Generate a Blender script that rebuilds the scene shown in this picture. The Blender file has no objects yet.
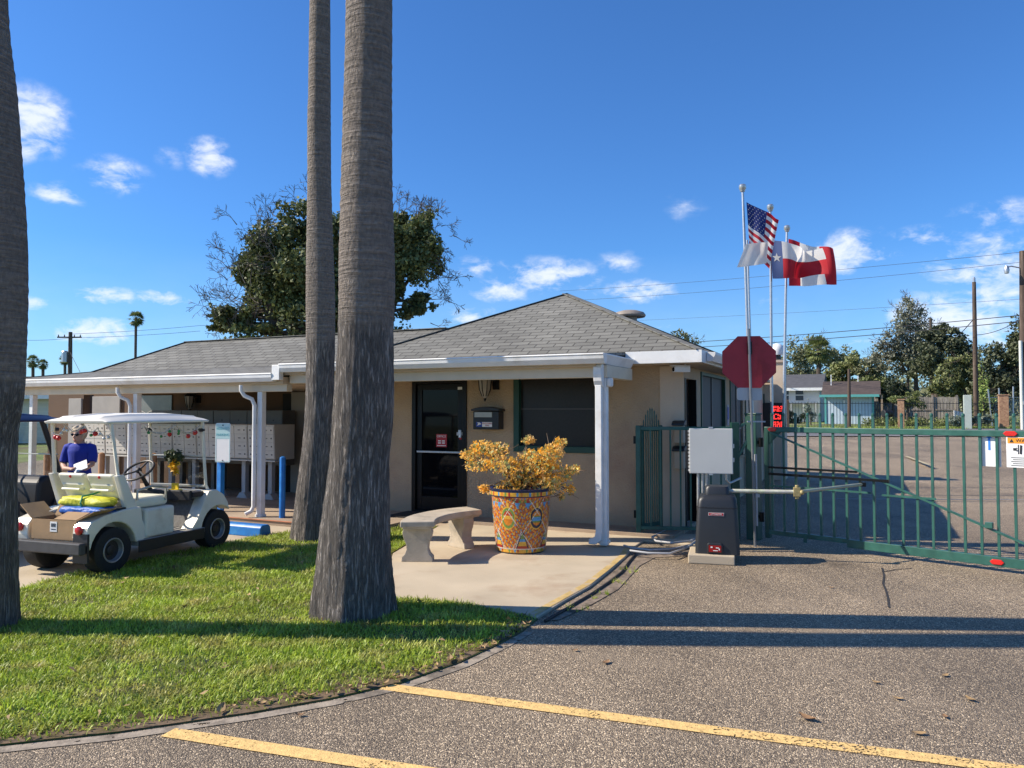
import bpy, bmesh, math, random
import numpy as np
from math import sin, cos, pi, radians, atan, atan2, sqrt, tan
from mathutils import Vector, Matrix, Euler
random.seed(7); RNG = np.random.default_rng(7)
SC = bpy.context.scene
COL = SC.collection
# ------------------------------------------------------------------ camera
CH, F, HC = 1.65, 765.0, 411.0
PITCH = atan((HC - 384) / F)
cam = bpy.data.cameras.new('camera'); camo = bpy.data.objects.new('camera', cam); COL.objects.link(camo)
camo.location = (0, 0, CH); camo.rotation_euler = (pi/2 + PITCH, 0, 0)
cam.sensor_width = 36.0; cam.lens = 36.0 * F / 1024; cam.clip_start = .05; cam.clip_end = 3000
SC.camera = camo
def ray(px, py):
    x = (px - 512) / F; y = (384 - py) / F
    return Vector((x, cos(PITCH) - y*sin(PITCH), sin(PITCH) + y*cos(PITCH)))
def gp(px, py, z=0.0):                      # where the sight line of a pixel meets the level z
    d = ray(px, py); t = (z - CH) / d.z
    return Vector((d.x*t, d.y*t, z))
def dp(px, py, Y):                          # the point of that sight line at distance Y
    d = ray(px, py); t = Y / d.y
    return Vector((d.x*t, Y, CH + d.z*t))
# ------------------------------------------------------------------ office frame: a along the front, b into depth
OX, OY, TH = 1.11, 9.25, radians(25.25)
UU = Vector((cos(TH), -sin(TH), 0)); VV = Vector((sin(TH), cos(TH), 0))
def W(a, b, z=0.0): return Vector((OX, OY, 0)) + a*UU + b*VV + Vector((0, 0, z))
def la(px, b):
    k = (px - 512) / F*1.0006; p = W(0, b)
    return (k*p.y - p.x) / (UU.x - k*UU.y)
def lb(px, a):
    k = (px - 512) / F*1.0006; p = W(a, 0)
    return (k*p.y - p.x) / (VV.x - k*VV.y)
def zg(Y):                                  # height of the terrain
    return float(np.interp(Y, [16, 34, 50, 62, 90], [0, .5, .5, .75, .9]))
# ------------------------------------------------------------------ materials
MATS = {}
def nodes_of(name):
    m = bpy.data.materials.new(name); m.use_nodes = True
    return m, m.node_tree.nodes, m.node_tree.links, m.node_tree.nodes['Principled BSDF']
def M(name, col, rough=.6, var=.12, scale=6., bump=0., bscale=60., metal=0., detail=4., spec=.5, island=0., col2=None, c2lo=.52, c2hi=.62, c2scale=1.5, stretch=(1,1,1), coord='Object', trans=0., spots=None, emit=None, estr=1., bdist=.01, coat=0.):
    if name in MATS: return MATS[name]
    m, N, L, bs = nodes_of(name)
    tc = N.new('ShaderNodeTexCoord'); mp = N.new('ShaderNodeMapping'); mp.inputs['Scale'].default_value = stretch
    L.new(tc.outputs[coord], mp.inputs['Vector'])
    nz = N.new('ShaderNodeTexNoise'); nz.inputs['Scale'].default_value = scale; nz.inputs['Detail'].default_value = detail
    L.new(mp.outputs[0], nz.inputs['Vector'])
    rm = N.new('ShaderNodeMapRange'); rm.inputs['From Min'].default_value = .3; rm.inputs['From Max'].default_value = .7
    rm.inputs['To Min'].default_value = 1 - var; rm.inputs['To Max'].default_value = 1 + var
    L.new(nz.outputs['Fac'], rm.inputs['Value'])
    last = rm.outputs[0]
    if island:
        g = N.new('ShaderNodeNewGeometry'); r2 = N.new('ShaderNodeMapRange')
        r2.inputs['To Min'].default_value = 1 - island; r2.inputs['To Max'].default_value = 1 + island
        L.new(g.outputs['Random Per Island'], r2.inputs['Value'])
        mu = N.new('ShaderNodeMath'); mu.operation = 'MULTIPLY'; L.new(last, mu.inputs[0]); L.new(r2.outputs[0], mu.inputs[1]); last = mu.outputs[0]
    base = N.new('ShaderNodeRGB'); base.outputs[0].default_value = (*col, 1); colout = base.outputs[0]
    if col2 is not None:
        n2 = N.new('ShaderNodeTexNoise'); n2.inputs['Scale'].default_value = c2scale; n2.inputs['Detail'].default_value = 6; n2.inputs['Roughness'].default_value = .65
        L.new(mp.outputs[0], n2.inputs['Vector'])
        f2 = N.new('ShaderNodeMapRange'); f2.inputs['From Min'].default_value = c2lo; f2.inputs['From Max'].default_value = c2hi
        L.new(n2.outputs['Fac'], f2.inputs['Value'])
        mx = N.new('ShaderNodeMix'); mx.data_type = 'RGBA'; L.new(f2.outputs[0], mx.inputs[0]); L.new(colout, mx.inputs[6]); mx.inputs[7].default_value = (*col2, 1)
        colout = mx.outputs[2]
    ml = N.new('ShaderNodeVectorMath'); ml.operation = 'SCALE'; L.new(colout, ml.inputs[0]); L.new(last, ml.inputs['Scale'])
    L.new(ml.outputs[0], bs.inputs['Base Color'])
    bs.inputs['Roughness'].default_value = rough; bs.inputs['Metallic'].default_value = metal; bs.inputs['Specular IOR Level'].default_value = spec
    if coat: bs.inputs['Coat Weight'].default_value = coat; bs.inputs['Coat Roughness'].default_value = .08
    if bump:
        nb = N.new('ShaderNodeTexNoise'); nb.inputs['Scale'].default_value = bscale; nb.inputs['Detail'].default_value = 5
        L.new(mp.outputs[0], nb.inputs['Vector'])
        bp = N.new('ShaderNodeBump'); bp.inputs['Strength'].default_value = bump; bp.inputs['Distance'].default_value = bdist
        L.new(nb.outputs['Fac'], bp.inputs['Height']); L.new(bp.outputs[0], bs.inputs['Normal'])
    if emit is not None:
        bs.inputs['Emission Color'].default_value = (*emit, 1); bs.inputs['Emission Strength'].default_value = estr
    if trans:
        out = N['Material Output']; tr = N.new('ShaderNodeBsdfTranslucent'); L.new(ml.outputs[0], tr.inputs['Color'])
        mxs = N.new('ShaderNodeMixShader'); mxs.inputs[0].default_value = trans
        L.new(bs.outputs[0], mxs.inputs[1]); L.new(tr.outputs[0], mxs.inputs[2]); L.new(mxs.outputs[0], out.inputs['Surface'])
    MATS[name] = m
    return m
def glass(name, tint=(1, 1, 1), amount=.12, rough=.02):
    m, N, L, bs = nodes_of(name); out = N['Material Output']
    tr = N.new('ShaderNodeBsdfTransparent'); tr.inputs[0].default_value = (*tint, 1)
    gl = N.new('ShaderNodeBsdfGlossy'); gl.inputs['Roughness'].default_value = rough
    fr = N.new('ShaderNodeLayerWeight'); fr.inputs[0].default_value = .5
    pw = N.new('ShaderNodeMath'); pw.operation = 'POWER'; pw.inputs[1].default_value = 4; L.new(fr.outputs['Facing'], pw.inputs[0])
    ad = N.new('ShaderNodeMath'); ad.operation = 'MULTIPLY_ADD'; ad.inputs[1].default_value = .5; ad.inputs[2].default_value = amount; ad.use_clamp = True
    L.new(pw.outputs[0], ad.inputs[0])
    mx = N.new('ShaderNodeMixShader'); L.new(ad.outputs[0], mx.inputs[0]); L.new(tr.outputs[0], mx.inputs[1]); L.new(gl.outputs[0], mx.inputs[2]); L.new(mx.outputs[0], out.inputs['Surface'])
    return m
# ------------------------------------------------------------------ mesh builder
class B:
    def __init__(s): s.bm = bmesh.new(); s.mi = 0
    def _f(s, vs):
        try:
            f = s.bm.faces.new(vs); f.material_index = s.mi; return f
        except ValueError: return None
    def box(s, c, d, rz=0., R=None):
        R = R or Matrix.Rotation(rz, 3, 'Z'); c = Vector(c)
        v = [s.bm.verts.new(c + R @ Vector((x*d[0]/2, y*d[1]/2, z*d[2]/2))) for x in (-1, 1) for y in (-1, 1) for z in (-1, 1)]
        for q in ((0,1,3,2),(4,6,7,5),(0,4,5,1),(2,3,7,6),(0,2,6,4),(1,5,7,3)): s._f([v[i] for i in q])
        return s
    def span(s, x0, x1, y0, y1, z0, z1):
        return s.box(((x0+x1)/2, (y0+y1)/2, (z0+z1)/2), (abs(x1-x0), abs(y1-y0), abs(z1-z0)))
    def beam(s, p, q, w, h=None, up=(0, 0, 1)):
        p, q = Vector(p), Vector(q); h = h or w; d = (q-p); l = d.length; d.normalize()
        x = d.cross(Vector(up))
        if x.length < 1e-4: x = Vector((1, 0, 0))
        x.normalize(); z = x.cross(d)
        R = Matrix((x, d, z)).transposed()
        return s.box((p+q)/2, (w, l, h), R=R)
    def tube(s, pts, r, seg=10, cap=True, ell=None):
        pts = [Vector(p) for p in pts]; n = len(pts)
        if not hasattr(r, '__len__'): r = [r]*n
        rings = []; px = None
        for i, p in enumerate(pts):
            d = (pts[min(i+1, n-1)] - pts[max(i-1, 0)]).normalized()
            if px is None:
                px = Vector((1, 0, 0)) if abs(d.x) < .9 else Vector((0, 1, 0))
            x = (px - d*px.dot(d)).normalized(); y = d.cross(x); px = x
            ex, ey = (ell[i] if ell else (1, 1))
            rings.append([s.bm.verts.new(p + (x*cos(2*pi*k/seg)*ex + y*sin(2*pi*k/seg)*ey)*r[i]) for k in range(seg)])
        for a, b in zip(rings, rings[1:]):
            for k in range(seg): s._f([a[k], a[(k+1) % seg], b[(k+1) % seg], b[k]])
        if cap: s._f(rings[0][::-1]); s._f(rings[-1])
        return s
    def lathe(s, prof, seg=32, c=(0, 0, 0), axis=None, cap=True):
        c = Vector(c); R = axis or Matrix.Identity(3); rings = []
        for (r, z) in prof: rings.append([s.bm.verts.new(c + R @ Vector((r*cos(2*pi*k/seg), r*sin(2*pi*k/seg), z))) for k in range(seg)])
        for a, b in zip(rings, rings[1:]):
            for k in range(seg): s._f([a[k], a[(k+1) % seg], b[(k+1) % seg], b[k]])
        if cap: s._f(rings[0][::-1]); s._f(rings[-1])
        return s
    def ball(s, c, r, seg=16, rings=10, R=None):
        if not hasattr(r, '__len__'): r = (r, r, r)
        c = Vector(c); R = R or Matrix.Identity(3); rows = []
        for i in range(1, rings):
            t = pi*i/rings
            rows.append([s.bm.verts.new(c + R @ Vector((r[0]*sin(t)*cos(2*pi*k/seg), r[1]*sin(t)*sin(2*pi*k/seg), r[2]*cos(t)))) for k in range(seg)])
        top = s.bm.verts.new(c + R @ Vector((0, 0, r[2]))); bot = s.bm.verts.new(c - R @ Vector((0, 0, r[2])))
        for a, b in zip(rows, rows[1:]):
            for k in range(seg): s._f([a[k], b[k], b[(k+1) % seg], a[(k+1) % seg]])
        for k in range(seg): s._f([top, rows[0][k], rows[0][(k+1) % seg]]); s._f([bot, rows[-1][(k+1) % seg], rows[-1][k]])
        return s
    def prism(s, poly, x0, x1, plane='yz'):     # poly in a plane, extruded along the third axis
        mk = {'yz': lambda p, x: Vector((x, p[0], p[1])), 'xz': lambda p, x: Vector((p[0], x, p[1])), 'xy': lambda p, x: Vector((p[0], p[1], x))}[plane]
        a = [s.bm.verts.new(mk(p, x0)) for p in poly]; b = [s.bm.verts.new(mk(p, x1)) for p in poly]; n = len(poly)
        s._f(a); s._f(b[::-1])
        for k in range(n): s._f([a[k], b[k], b[(k+1) % n], a[(k+1) % n]])
        return s
    def poly(s, pts): s._f([s.bm.verts.new(Vector(p)) for p in pts]); return s
    def loft(s, rings, cap=True):
        rr = [[s.bm.verts.new(Vector(p)) for p in ring] for ring in rings]; n = len(rr[0])
        for a, b in zip(rr, rr[1:]):
            for k in range(n): s._f([a[k], a[(k+1) % n], b[(k+1) % n], b[k]])
        if cap: s._f(rr[0][::-1]); s._f(rr[-1])
        return s
    def build(s, name, mats, parent=None, loc=None, rz=None, bevel=0, smooth=False, uv=False, seg=2, remesh=0, tri=False, subs=0):
        bm = s.bm
        bmesh.ops.recalc_face_normals(bm, faces=bm.faces)
        if tri: bmesh.ops.triangulate(bm, faces=[f for f in bm.faces if len(f.verts) > 4])
        if uv:
            ul = bm.loops.layers.uv.new('UVMap')
            for f in bm.faces:
                n = f.normal; t = Vector((0, 0, 1)).cross(n)
                t = t.normalized() if t.length > 1e-3 else Vector((1, 0, 0)); q = n.cross(t)
                for l in f.loops: l[ul].uv = (l.vert.co.dot(t), l.vert.co.dot(q))
        if smooth:
            for f in bm.faces: f.smooth = True
        me = bpy.data.meshes.new(name); bm.to_mesh(me); bm.free()
        if not isinstance(mats, (list, tuple)): mats = [mats]
        for m in mats: me.materials.append(m)
        if smooth and smooth != 'full':
            try: me.set_sharp_from_angle(angle=radians(38))
            except Exception: pass
        o = bpy.data.objects.new(name, me); COL.objects.link(o)
        if parent: o.parent = parent
        if loc is not None: o.location = loc
        if rz is not None: o.rotation_euler = (0, 0, rz)
        if remesh:
            r = o.modifiers.new('remesh', 'REMESH'); r.mode = 'VOXEL'; r.voxel_size = remesh; r.use_smooth_shade = True
            k = o.modifiers.new('smooth', 'SMOOTH'); k.iterations = 3; k.factor = .5
        if bevel:
            b = o.modifiers.new('bevel', 'BEVEL'); b.width = bevel; b.segments = seg; b.limit_method = 'ANGLE'; b.angle_limit = radians(35)
        if subs:
            b = o.modifiers.new('sub', 'SUBSURF'); b.levels = subs; b.render_levels = subs
        return o
def tag(o, label=None, cat=None, group=None, kind=None):
    if label: o['label'] = label
    if cat: o['category'] = cat
    if group: o['group'] = group
    if kind: o['kind'] = kind
    return o
def thing(name, label, cat, loc=(0, 0, 0), rz=0., group=None):
    o = bpy.data.objects.new(name, None); COL.objects.link(o); o.location = loc; o.rotation_euler = (0, 0, rz)
    o.empty_display_size = .2
    return tag(o, label, cat, group)
def copy_thing(r, loc, rz, label, group=None):
    c = r.copy(); COL.objects.link(c); c.location = loc; c.rotation_euler = (0, 0, rz); c['label'] = label
    if group: c['group'] = group
    for ch in list(r.children):
        d = ch.copy(); COL.objects.link(d); d.parent = c
        for g in list(ch.children):
            e = g.copy(); COL.objects.link(e); e.parent = d
    return c
def arr_mesh(name, V, Fc, mats, parent=None, loc=None, smooth=False, mi=None):
    me = bpy.data.meshes.new(name); V = np.asarray(V, dtype=np.float32); Fc = np.asarray(Fc, dtype=np.int32); k = Fc.shape[1]
    me.vertices.add(len(V)); me.vertices.foreach_set('co', V.ravel())
    me.loops.add(Fc.size); me.loops.foreach_set('vertex_index', Fc.ravel())
    me.polygons.add(len(Fc)); me.polygons.foreach_set('loop_start', np.arange(0, Fc.size, k, dtype=np.int32)); me.polygons.foreach_set('loop_total', np.full(len(Fc), k, dtype=np.int32))
    if mi is not None: me.polygons.foreach_set('material_index', np.asarray(mi, dtype=np.int32))
    me.update(calc_edges=True); me.validate()
    if not isinstance(mats, (list, tuple)): mats = [mats]
    for m in mats: me.materials.append(m)
    o = bpy.data.objects.new(name, me); COL.objects.link(o)
    if parent: o.parent = parent
    if loc is not None: o.location = loc
    return o
def text(s, size, mat, parent, loc, rot, name='lettering', align='CENTER', depth=.001):
    cu = bpy.data.curves.new(name, 'FONT'); cu.body = s; cu.size = size; cu.align_x = align; cu.align_y = 'CENTER'; cu.extrude = depth; cu.resolution_u = 3
    t = bpy.data.objects.new(name, cu); COL.objects.link(t)
    bpy.context.view_layer.update()
    me = bpy.data.meshes.new_from_object(t.evaluated_get(bpy.context.evaluated_depsgraph_get()))
    bpy.data.objects.remove(t); bpy.data.curves.remove(cu)
    me.name = name; me.materials.clear(); me.materials.append(mat)
    o = bpy.data.objects.new(name, me); COL.objects.link(o); o.parent = parent; o.location = loc; o.rotation_euler = rot
    return o
def leaf_cards(clumps, n, size, rng, shell=.55, droop=0., aspect=.6):
    # clumps: (cx,cy,cz, rx,ry,rz, weight); small rhombic leaves spread through the volume, denser to the outside
    w = np.array([c[6] for c in clumps], float); w /= w.sum(); idx = rng.choice(len(clumps), n, p=w); C = np.array([c[:6] for c in clumps])
    d = rng.normal(size=(n, 3)); d /= np.linalg.norm(d, axis=1)[:, None]
    rad = rng.random(n)**(1-shell)*(.92 + .16*rng.random(n))
    P = C[idx, :3] + d*rad[:, None]*C[idx, 3:6]
    a = rng.normal(size=(n, 3)); a[:, 2] -= droop; a /= np.linalg.norm(a, axis=1)[:, None]
    b = rng.normal(size=(n, 3)); b -= a*(a*b).sum(1)[:, None]; b /= np.linalg.norm(b, axis=1)[:, None]
    s = size*(.6 + .8*rng.random(n))[:, None]
    V = np.stack([P - a*s*.5, P + b*s*aspect*.5, P + a*s*.5, P - b*s*aspect*.5], 1).reshape(-1, 3)
    return V, np.arange(4*n).reshape(-1, 4)
def twig_tree(bld, p, d, l, r, depth, rng, spread=.6, kids=3, up=.15, minr=.004):
    d = d.normalized(); pts = [p]; rr = [r]; q = p.copy()
    for i in range(3):
        d = (d + Vector(rng.normal(size=3)*.16) + Vector((0, 0, up*.3))).normalized(); q = q + d*l/3; pts.append(q.copy()); rr.append(max(minr, r*(1-.2*(i+1))))
    bld.tube(pts, rr, seg=5 if depth > 1 else 3, cap=False)
    if depth == 0: return [q]
    tips = []
    for k in range(kids):
        base = pts[1 + (k % 3)] if k else pts[3]
        nd = (d + Vector(rng.normal(size=3))*spread + Vector((0, 0, up))).normalized()
        tips += twig_tree(bld, base, nd, l*(.62 + .25*rng.random()), max(minr, rr[2]*.7), depth-1, rng, spread, kids, up, minr)
    return tips
SKY_TINT = (.50, .94, 1.46, 1); SKY_STR = .086; SUN_STR = 5.0; EXPO = 0.52; GRASS_N = 520000
# ------------------------------------------------------------------ sky, clouds, sun
SUN_EL, SUN_AZ = radians(37.5), radians(-90)          # azimuth from +Y towards +X: the sun stands to the left
wd = bpy.data.worlds.new('World'); SC.world = wd; wd.use_nodes = True
N, L = wd.node_tree.nodes, wd.node_tree.links; N.clear()
sky = N.new('ShaderNodeTexSky'); sky.sky_type = 'NISHITA'; sky.sun_disc = False; sky.sun_elevation = SUN_EL; sky.sun_rotation = SUN_AZ
sky.air_density = 1.0; sky.dust_density = .35; sky.ozone_density = 3.0; sky.altitude = 0
tc = N.new('ShaderNodeTexCoord'); sx = N.new('ShaderNodeSeparateXYZ'); L.new(tc.outputs['Generated'], sx.inputs[0])
def wm(op, a, b=None, c=None, clamp=False):
    n = N.new('ShaderNodeMath'); n.operation = op; n.use_clamp = clamp
    for i, v in enumerate((a, b, c)):
        if v is None: continue
        if isinstance(v, (int, float)): n.inputs[i].default_value = v
        else: L.new(v, n.inputs[i])
    return n.outputs[0]
azn = wm('ARCTAN2', sx.outputs[0], sx.outputs[1]); eln = wm('ARCSINE', sx.outputs[2])
def wnoise(sc, det, stretch):
    mp = N.new('ShaderNodeMapping'); mp.inputs['Scale'].default_value = stretch; L.new(tc.outputs['Generated'], mp.inputs[0])
    z = N.new('ShaderNodeTexNoise'); z.inputs['Scale'].default_value = sc; z.inputs['Detail'].default_value = det; z.inputs['Roughness'].default_value = .62; z.inputs['Distortion'].default_value = .35
    L.new(mp.outputs[0], z.inputs[0]); return z.outputs['Fac']
nzA = wnoise(9, 8, (1, 1, 2.2)); nzB = wnoise(30, 6, (1, 1, 1.8))
CLOUDS = [(34,122,44,34,.95),(22,148,30,18,.6),(115,176,42,20,.75),(210,156,30,22,.95),(172,158,24,14,.4),(58,194,34,14,.7),(104,296,44,12,.85),(166,298,44,11,.85),(100,332,52,17,.9),(33,304,30,9,.6),
 (548,276,74,22,.85),(500,290,52,17,.7),(640,292,56,16,.75),(480,268,42,16,.6),(470,318,44,16,.8),(852,253,64,26,.95),(985,258,70,30,1.0),(928,238,44,16,.8),(1000,214,60,16,.75),(965,322,110,36,.9),(1010,300,70,26,.85),(682,209,34,22,.35),(560,318,60,14,.5),(760,300,70,22,.3),(860,345,90,26,.5),(620,264,40,16,.5),(650,330,60,14,.45),(1120,260,90,40,.9),(-60,260,80,30,.8)]
acc = None
for (px, py, wx, wy, op) in CLOUDS:
    r = ray(px, py).normalized(); a0 = atan2(r.x, r.y); e0 = math.asin(r.z); k = r.y
    da = wm('MULTIPLY', wm('SUBTRACT', azn, a0), F/(wx*1.15)/max(k, .5)); de = wm('MULTIPLY', wm('SUBTRACT', eln, e0), F/(wy*1.15))
    rr = wm('SQRT', wm('ADD', wm('MULTIPLY', da, da), wm('MULTIPLY', de, de)))
    m = wm('MULTIPLY', wm('SUBTRACT', 1.0, rr, clamp=True), op)
    acc = m if acc is None else wm('MAXIMUM', acc, m)
n1 = wm('MULTIPLY', wm('SUBTRACT', nzA, .52), 2.6); n2 = wm('MULTIPLY', wm('SUBTRACT', nzB, .5), 2.3)
mask = wm('ADD', wm('MULTIPLY', acc, 1.25), wm('MULTIPLY', wm('ADD', n1, n2), wm('MULTIPLY', acc, 2.0, clamp=True)))
mr = N.new('ShaderNodeMapRange'); mr.interpolation_type = 'SMOOTHSTEP'; mr.inputs['From Min'].default_value = .18; mr.inputs['From Max'].default_value = 1.25; L.new(mask, mr.inputs['Value'])
hz = N.new('ShaderNodeMapRange'); hz.inputs['From Min'].default_value = .0; hz.inputs['From Max'].default_value = .2; hz.inputs['To Min'].default_value = .26; hz.inputs['To Max'].default_value = 0; L.new(eln, hz.inputs['Value'])
alpha = wm('MAXIMUM', wm('MULTIPLY', mr.outputs[0], .85), wm('MULTIPLY', hz.outputs[0], wm('MULTIPLY', nzA, 1.4, clamp=True)))
hue = N.new('ShaderNodeMix'); hue.data_type = 'RGBA'; hue.blend_type = 'MULTIPLY'; hue.inputs[0].default_value = 1
L.new(sky.outputs[0], hue.inputs[6]); hue.inputs[7].default_value = SKY_TINT
mx = N.new('ShaderNodeMix'); mx.data_type = 'RGBA'; L.new(alpha, mx.inputs[0]); L.new(hue.outputs[2], mx.inputs[6]); mx.inputs[7].default_value = (8.2, 8.6, 9.4, 1)
bg = N.new('ShaderNodeBackground'); bg.inputs[1].default_value = SKY_STR; L.new(mx.outputs[2], bg.inputs[0])
ow = N.new('ShaderNodeOutputWorld'); L.new(bg.outputs[0], ow.inputs[0])
sl = bpy.data.lights.new('sun', 'SUN'); sl.energy = SUN_STR; sl.angle = radians(.53); sl.color = (1, .895, .75)
so = bpy.data.objects.new('sun', sl); COL.objects.link(so)
sd = Vector((sin(SUN_AZ)*cos(SUN_EL), cos(SUN_AZ)*cos(SUN_EL), sin(SUN_EL)))
so.rotation_euler = (-sd).to_track_quat('-Z', 'Y').to_euler(); so.location = (-20, 0, 30)
SC.view_settings.view_transform = 'Standard'; SC.view_settings.look = 'None'; SC.view_settings.exposure = EXPO; SC.view_settings.gamma = 1
# ------------------------------------------------------------------ shared materials
wht = M('white_paint', (.76, .76, .74), .45, .06, 5, .1, 30, col2=(.60, .58, .53), c2lo=.52, c2hi=.72, c2scale=2.2)
cream = M('cream_trim', (.60, .53, .41), .55, .06, 5)
stucco = M('tan_stucco', (.44, .33, .215), .85, .10, 1.6, .7, 45, bdist=.02, col2=(.36, .25, .17), c2lo=.52, c2hi=.74, c2scale=1.1)
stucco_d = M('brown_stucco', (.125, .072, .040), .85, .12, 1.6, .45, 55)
pinkst = M('pink_stucco', (.56, .45, .33), .85, .08, 2, .4, 60)
black = M('black_plastic', (.015, .015, .016), .45, .1)
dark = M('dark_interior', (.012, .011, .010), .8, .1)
dglass = M('dark_glass', (.005, .005, .006), .04, .1, spec=.14)
dframe = M('bronze_frame', (.007, .007, .007), .35, .1, spec=.25)
greenp = M('green_paint', (.026, .105, .08), .42, .22, 9, col2=(.065, .15, .125), c2lo=.55, c2hi=.8, c2scale=4)
greend = M('dark_green_trim', (.012, .06, .042), .45, .1)
galv = M('galvanised_steel', (.50, .51, .52), .38, .12, 30, metal=.75)
greym = M('grey_metal', (.36, .38, .40), .5, .08, 10, metal=.2)
red = M('red_plastic', (.55, .012, .012), .3, .06)
blue = M('blue_paint', (.010, .16, .50), .42, .15, 7, col2=(.03, .22, .55), c2scale=5)
conc = M('bench_concrete', (.45, .385, .295), .9, .14, 6, .4, 70, col2=(.27, .24, .19), c2lo=.5, c2hi=.7, c2scale=4)
wood = M('weathered_wood', (.30, .22, .15), .85, .2, 3, .3, 30, stretch=(6, 6, 1))
# asphalt with exposed pebbles
def asphalt(name, lo, mid, hi, peb=75, worn=(.25, .21, .17)):
    m, N, L, bs = nodes_of(name)
    tc = N.new('ShaderNodeTexCoord')
    vo = N.new('ShaderNodeTexVoronoi'); vo.inputs['Scale'].default_value = peb; L.new(tc.outputs['Object'], vo.inputs['Vector'])
    hs = N.new('ShaderNodeSeparateColor'); L.new(vo.outputs['Color'], hs.inputs[0])
    cr = N.new('ShaderNodeValToRGB'); e = cr.color_ramp.elements
    e[0].position = 0; e[0].color = (*lo, 1); e[1].position = 1; e[1].color = (*hi, 1)
    for p, c in ((.38, lo), (.55, mid), (.87, mid), (.95, hi)):
        k = e.new(p); k.color = (*c, 1)
    L.new(hs.outputs[0], cr.inputs[0])
    n1 = N.new('ShaderNodeTexNoise'); n1.inputs['Scale'].default_value = .35; n1.inputs['Detail'].default_value = 7; n1.inputs['Roughness'].default_value = .65; L.new(tc.outputs['Object'], n1.inputs['Vector'])
    r1 = N.new('ShaderNodeMapRange'); r1.inputs['From Min'].default_value = .3; r1.inputs['From Max'].default_value = .7; r1.inputs['To Min'].default_value = .72; r1.inputs['To Max'].default_value = 1.25; L.new(n1.outputs['Fac'], r1.inputs['Value'])
    n2 = N.new('ShaderNodeTexNoise'); n2.inputs['Scale'].default_value = 1.1; n2.inputs['Detail'].default_value = 8; L.new(tc.outputs['Object'], n2.inputs['Vector'])
    r2 = N.new('ShaderNodeMapRange'); r2.inputs['From Min'].default_value = .55; r2.inputs['From Max'].default_value = .75; r2.inputs['To Max'].default_value = .7; L.new(n2.outputs['Fac'], r2.inputs['Value'])
    mx = N.new('ShaderNodeMix'); mx.data_type = 'RGBA'; L.new(r2.outputs[0], mx.inputs[0]); L.new(cr.outputs[0], mx.inputs[6]); mx.inputs[7].default_value = (*worn, 1)
    # oil drips and old dark stains, a few spots and larger blots
    v2 = N.new('ShaderNodeTexVoronoi'); v2.inputs['Scale'].default_value = .75; L.new(tc.outputs['Object'], v2.inputs['Vector'])
    n4 = N.new('ShaderNodeTexNoise'); n4.inputs['Scale'].default_value = 6; n4.inputs['Detail'].default_value = 5; L.new(tc.outputs['Object'], n4.inputs['Vector'])
    sm = N.new('ShaderNodeMath'); sm.operation = 'MULTIPLY_ADD'; L.new(n4.outputs['Fac'], sm.inputs[0]); sm.inputs[1].default_value = .22; L.new(v2.outputs['Distance'], sm.inputs[2])
    st = N.new('ShaderNodeMapRange'); st.inputs['From Min'].default_value = .14; st.inputs['From Max'].default_value = .30; st.inputs['To Min'].default_value = .62; st.inputs['To Max'].default_value = 1; L.new(sm.outputs[0], st.inputs['Value'])
    n5 = N.new('ShaderNodeTexNoise'); n5.inputs['Scale'].default_value = .8; n5.inputs['Detail'].default_value = 5; n5.inputs['Distortion'].default_value = .6; mp5 = N.new('ShaderNodeMapping'); mp5.inputs['Scale'].default_value = (1, .35, 1); mp5.inputs['Rotation'].default_value = (0, 0, .5); L.new(tc.outputs['Object'], mp5.inputs[0]); L.new(mp5.outputs[0], n5.inputs['Vector'])
    s5 = N.new('ShaderNodeMapRange'); s5.inputs['From Min'].default_value = .50; s5.inputs['From Max'].default_value = .62; s5.inputs['To Min'].default_value = 1; s5.inputs['To Max'].default_value = .80; L.new(n5.outputs['Fac'], s5.inputs['Value'])
    m1 = N.new('ShaderNodeMath'); m1.operation = 'MULTIPLY'; L.new(st.outputs[0], m1.inputs[0]); L.new(s5.outputs[0], m1.inputs[1])
    m2 = N.new('ShaderNodeMath'); m2.operation = 'MULTIPLY'; L.new(m1.outputs[0], m2.inputs[0]); L.new(r1.outputs[0], m2.inputs[1])
    sc = N.new('ShaderNodeVectorMath'); sc.operation = 'SCALE'; L.new(mx.outputs[2], sc.inputs[0]); L.new(m2.outputs[0], sc.inputs['Scale']); L.new(sc.outputs[0], bs.inputs['Base Color'])
    bs.inputs['Roughness'].default_value = .72
    bp = N.new('ShaderNodeBump'); bp.inputs['Strength'].default_value = .75; bp.inputs['Distance'].default_value = .008
    n3 = N.new('ShaderNodeTexNoise'); n3.inputs['Scale'].default_value = 14; n3.inputs['Detail'].default_value = 4; L.new(tc.outputs['Object'], n3.inputs['Vector'])
    ad = N.new('ShaderNodeMath'); ad.operation = 'MULTIPLY_ADD'; L.new(vo.outputs['Distance'], ad.inputs[0]); ad.inputs[1].default_value = -1.2; L.new(n3.outputs['Fac'], ad.inputs[2])
    L.new(ad.outputs[0], bp.inputs['Height']); L.new(bp.outputs[0], bs.inputs['Normal'])
    return m
asph = asphalt('pebbled_asphalt', (.135, .102, .068), (.33, .252, .165), (.80, .63, .42), 140, (.34, .262, .175))
roadm = asphalt('road_asphalt', (.13, .125, .125), (.20, .195, .19), (.30, .29, .28), 60, (.2, .19, .18))
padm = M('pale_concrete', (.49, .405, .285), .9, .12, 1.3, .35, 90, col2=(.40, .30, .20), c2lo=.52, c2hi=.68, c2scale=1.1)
porchm = M('porch_concrete', (.36, .275, .195), .9, .12, 1.3, .3, 90, col2=(.27, .2, .14), c2lo=.5, c2hi=.68, c2scale=1.2)
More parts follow.
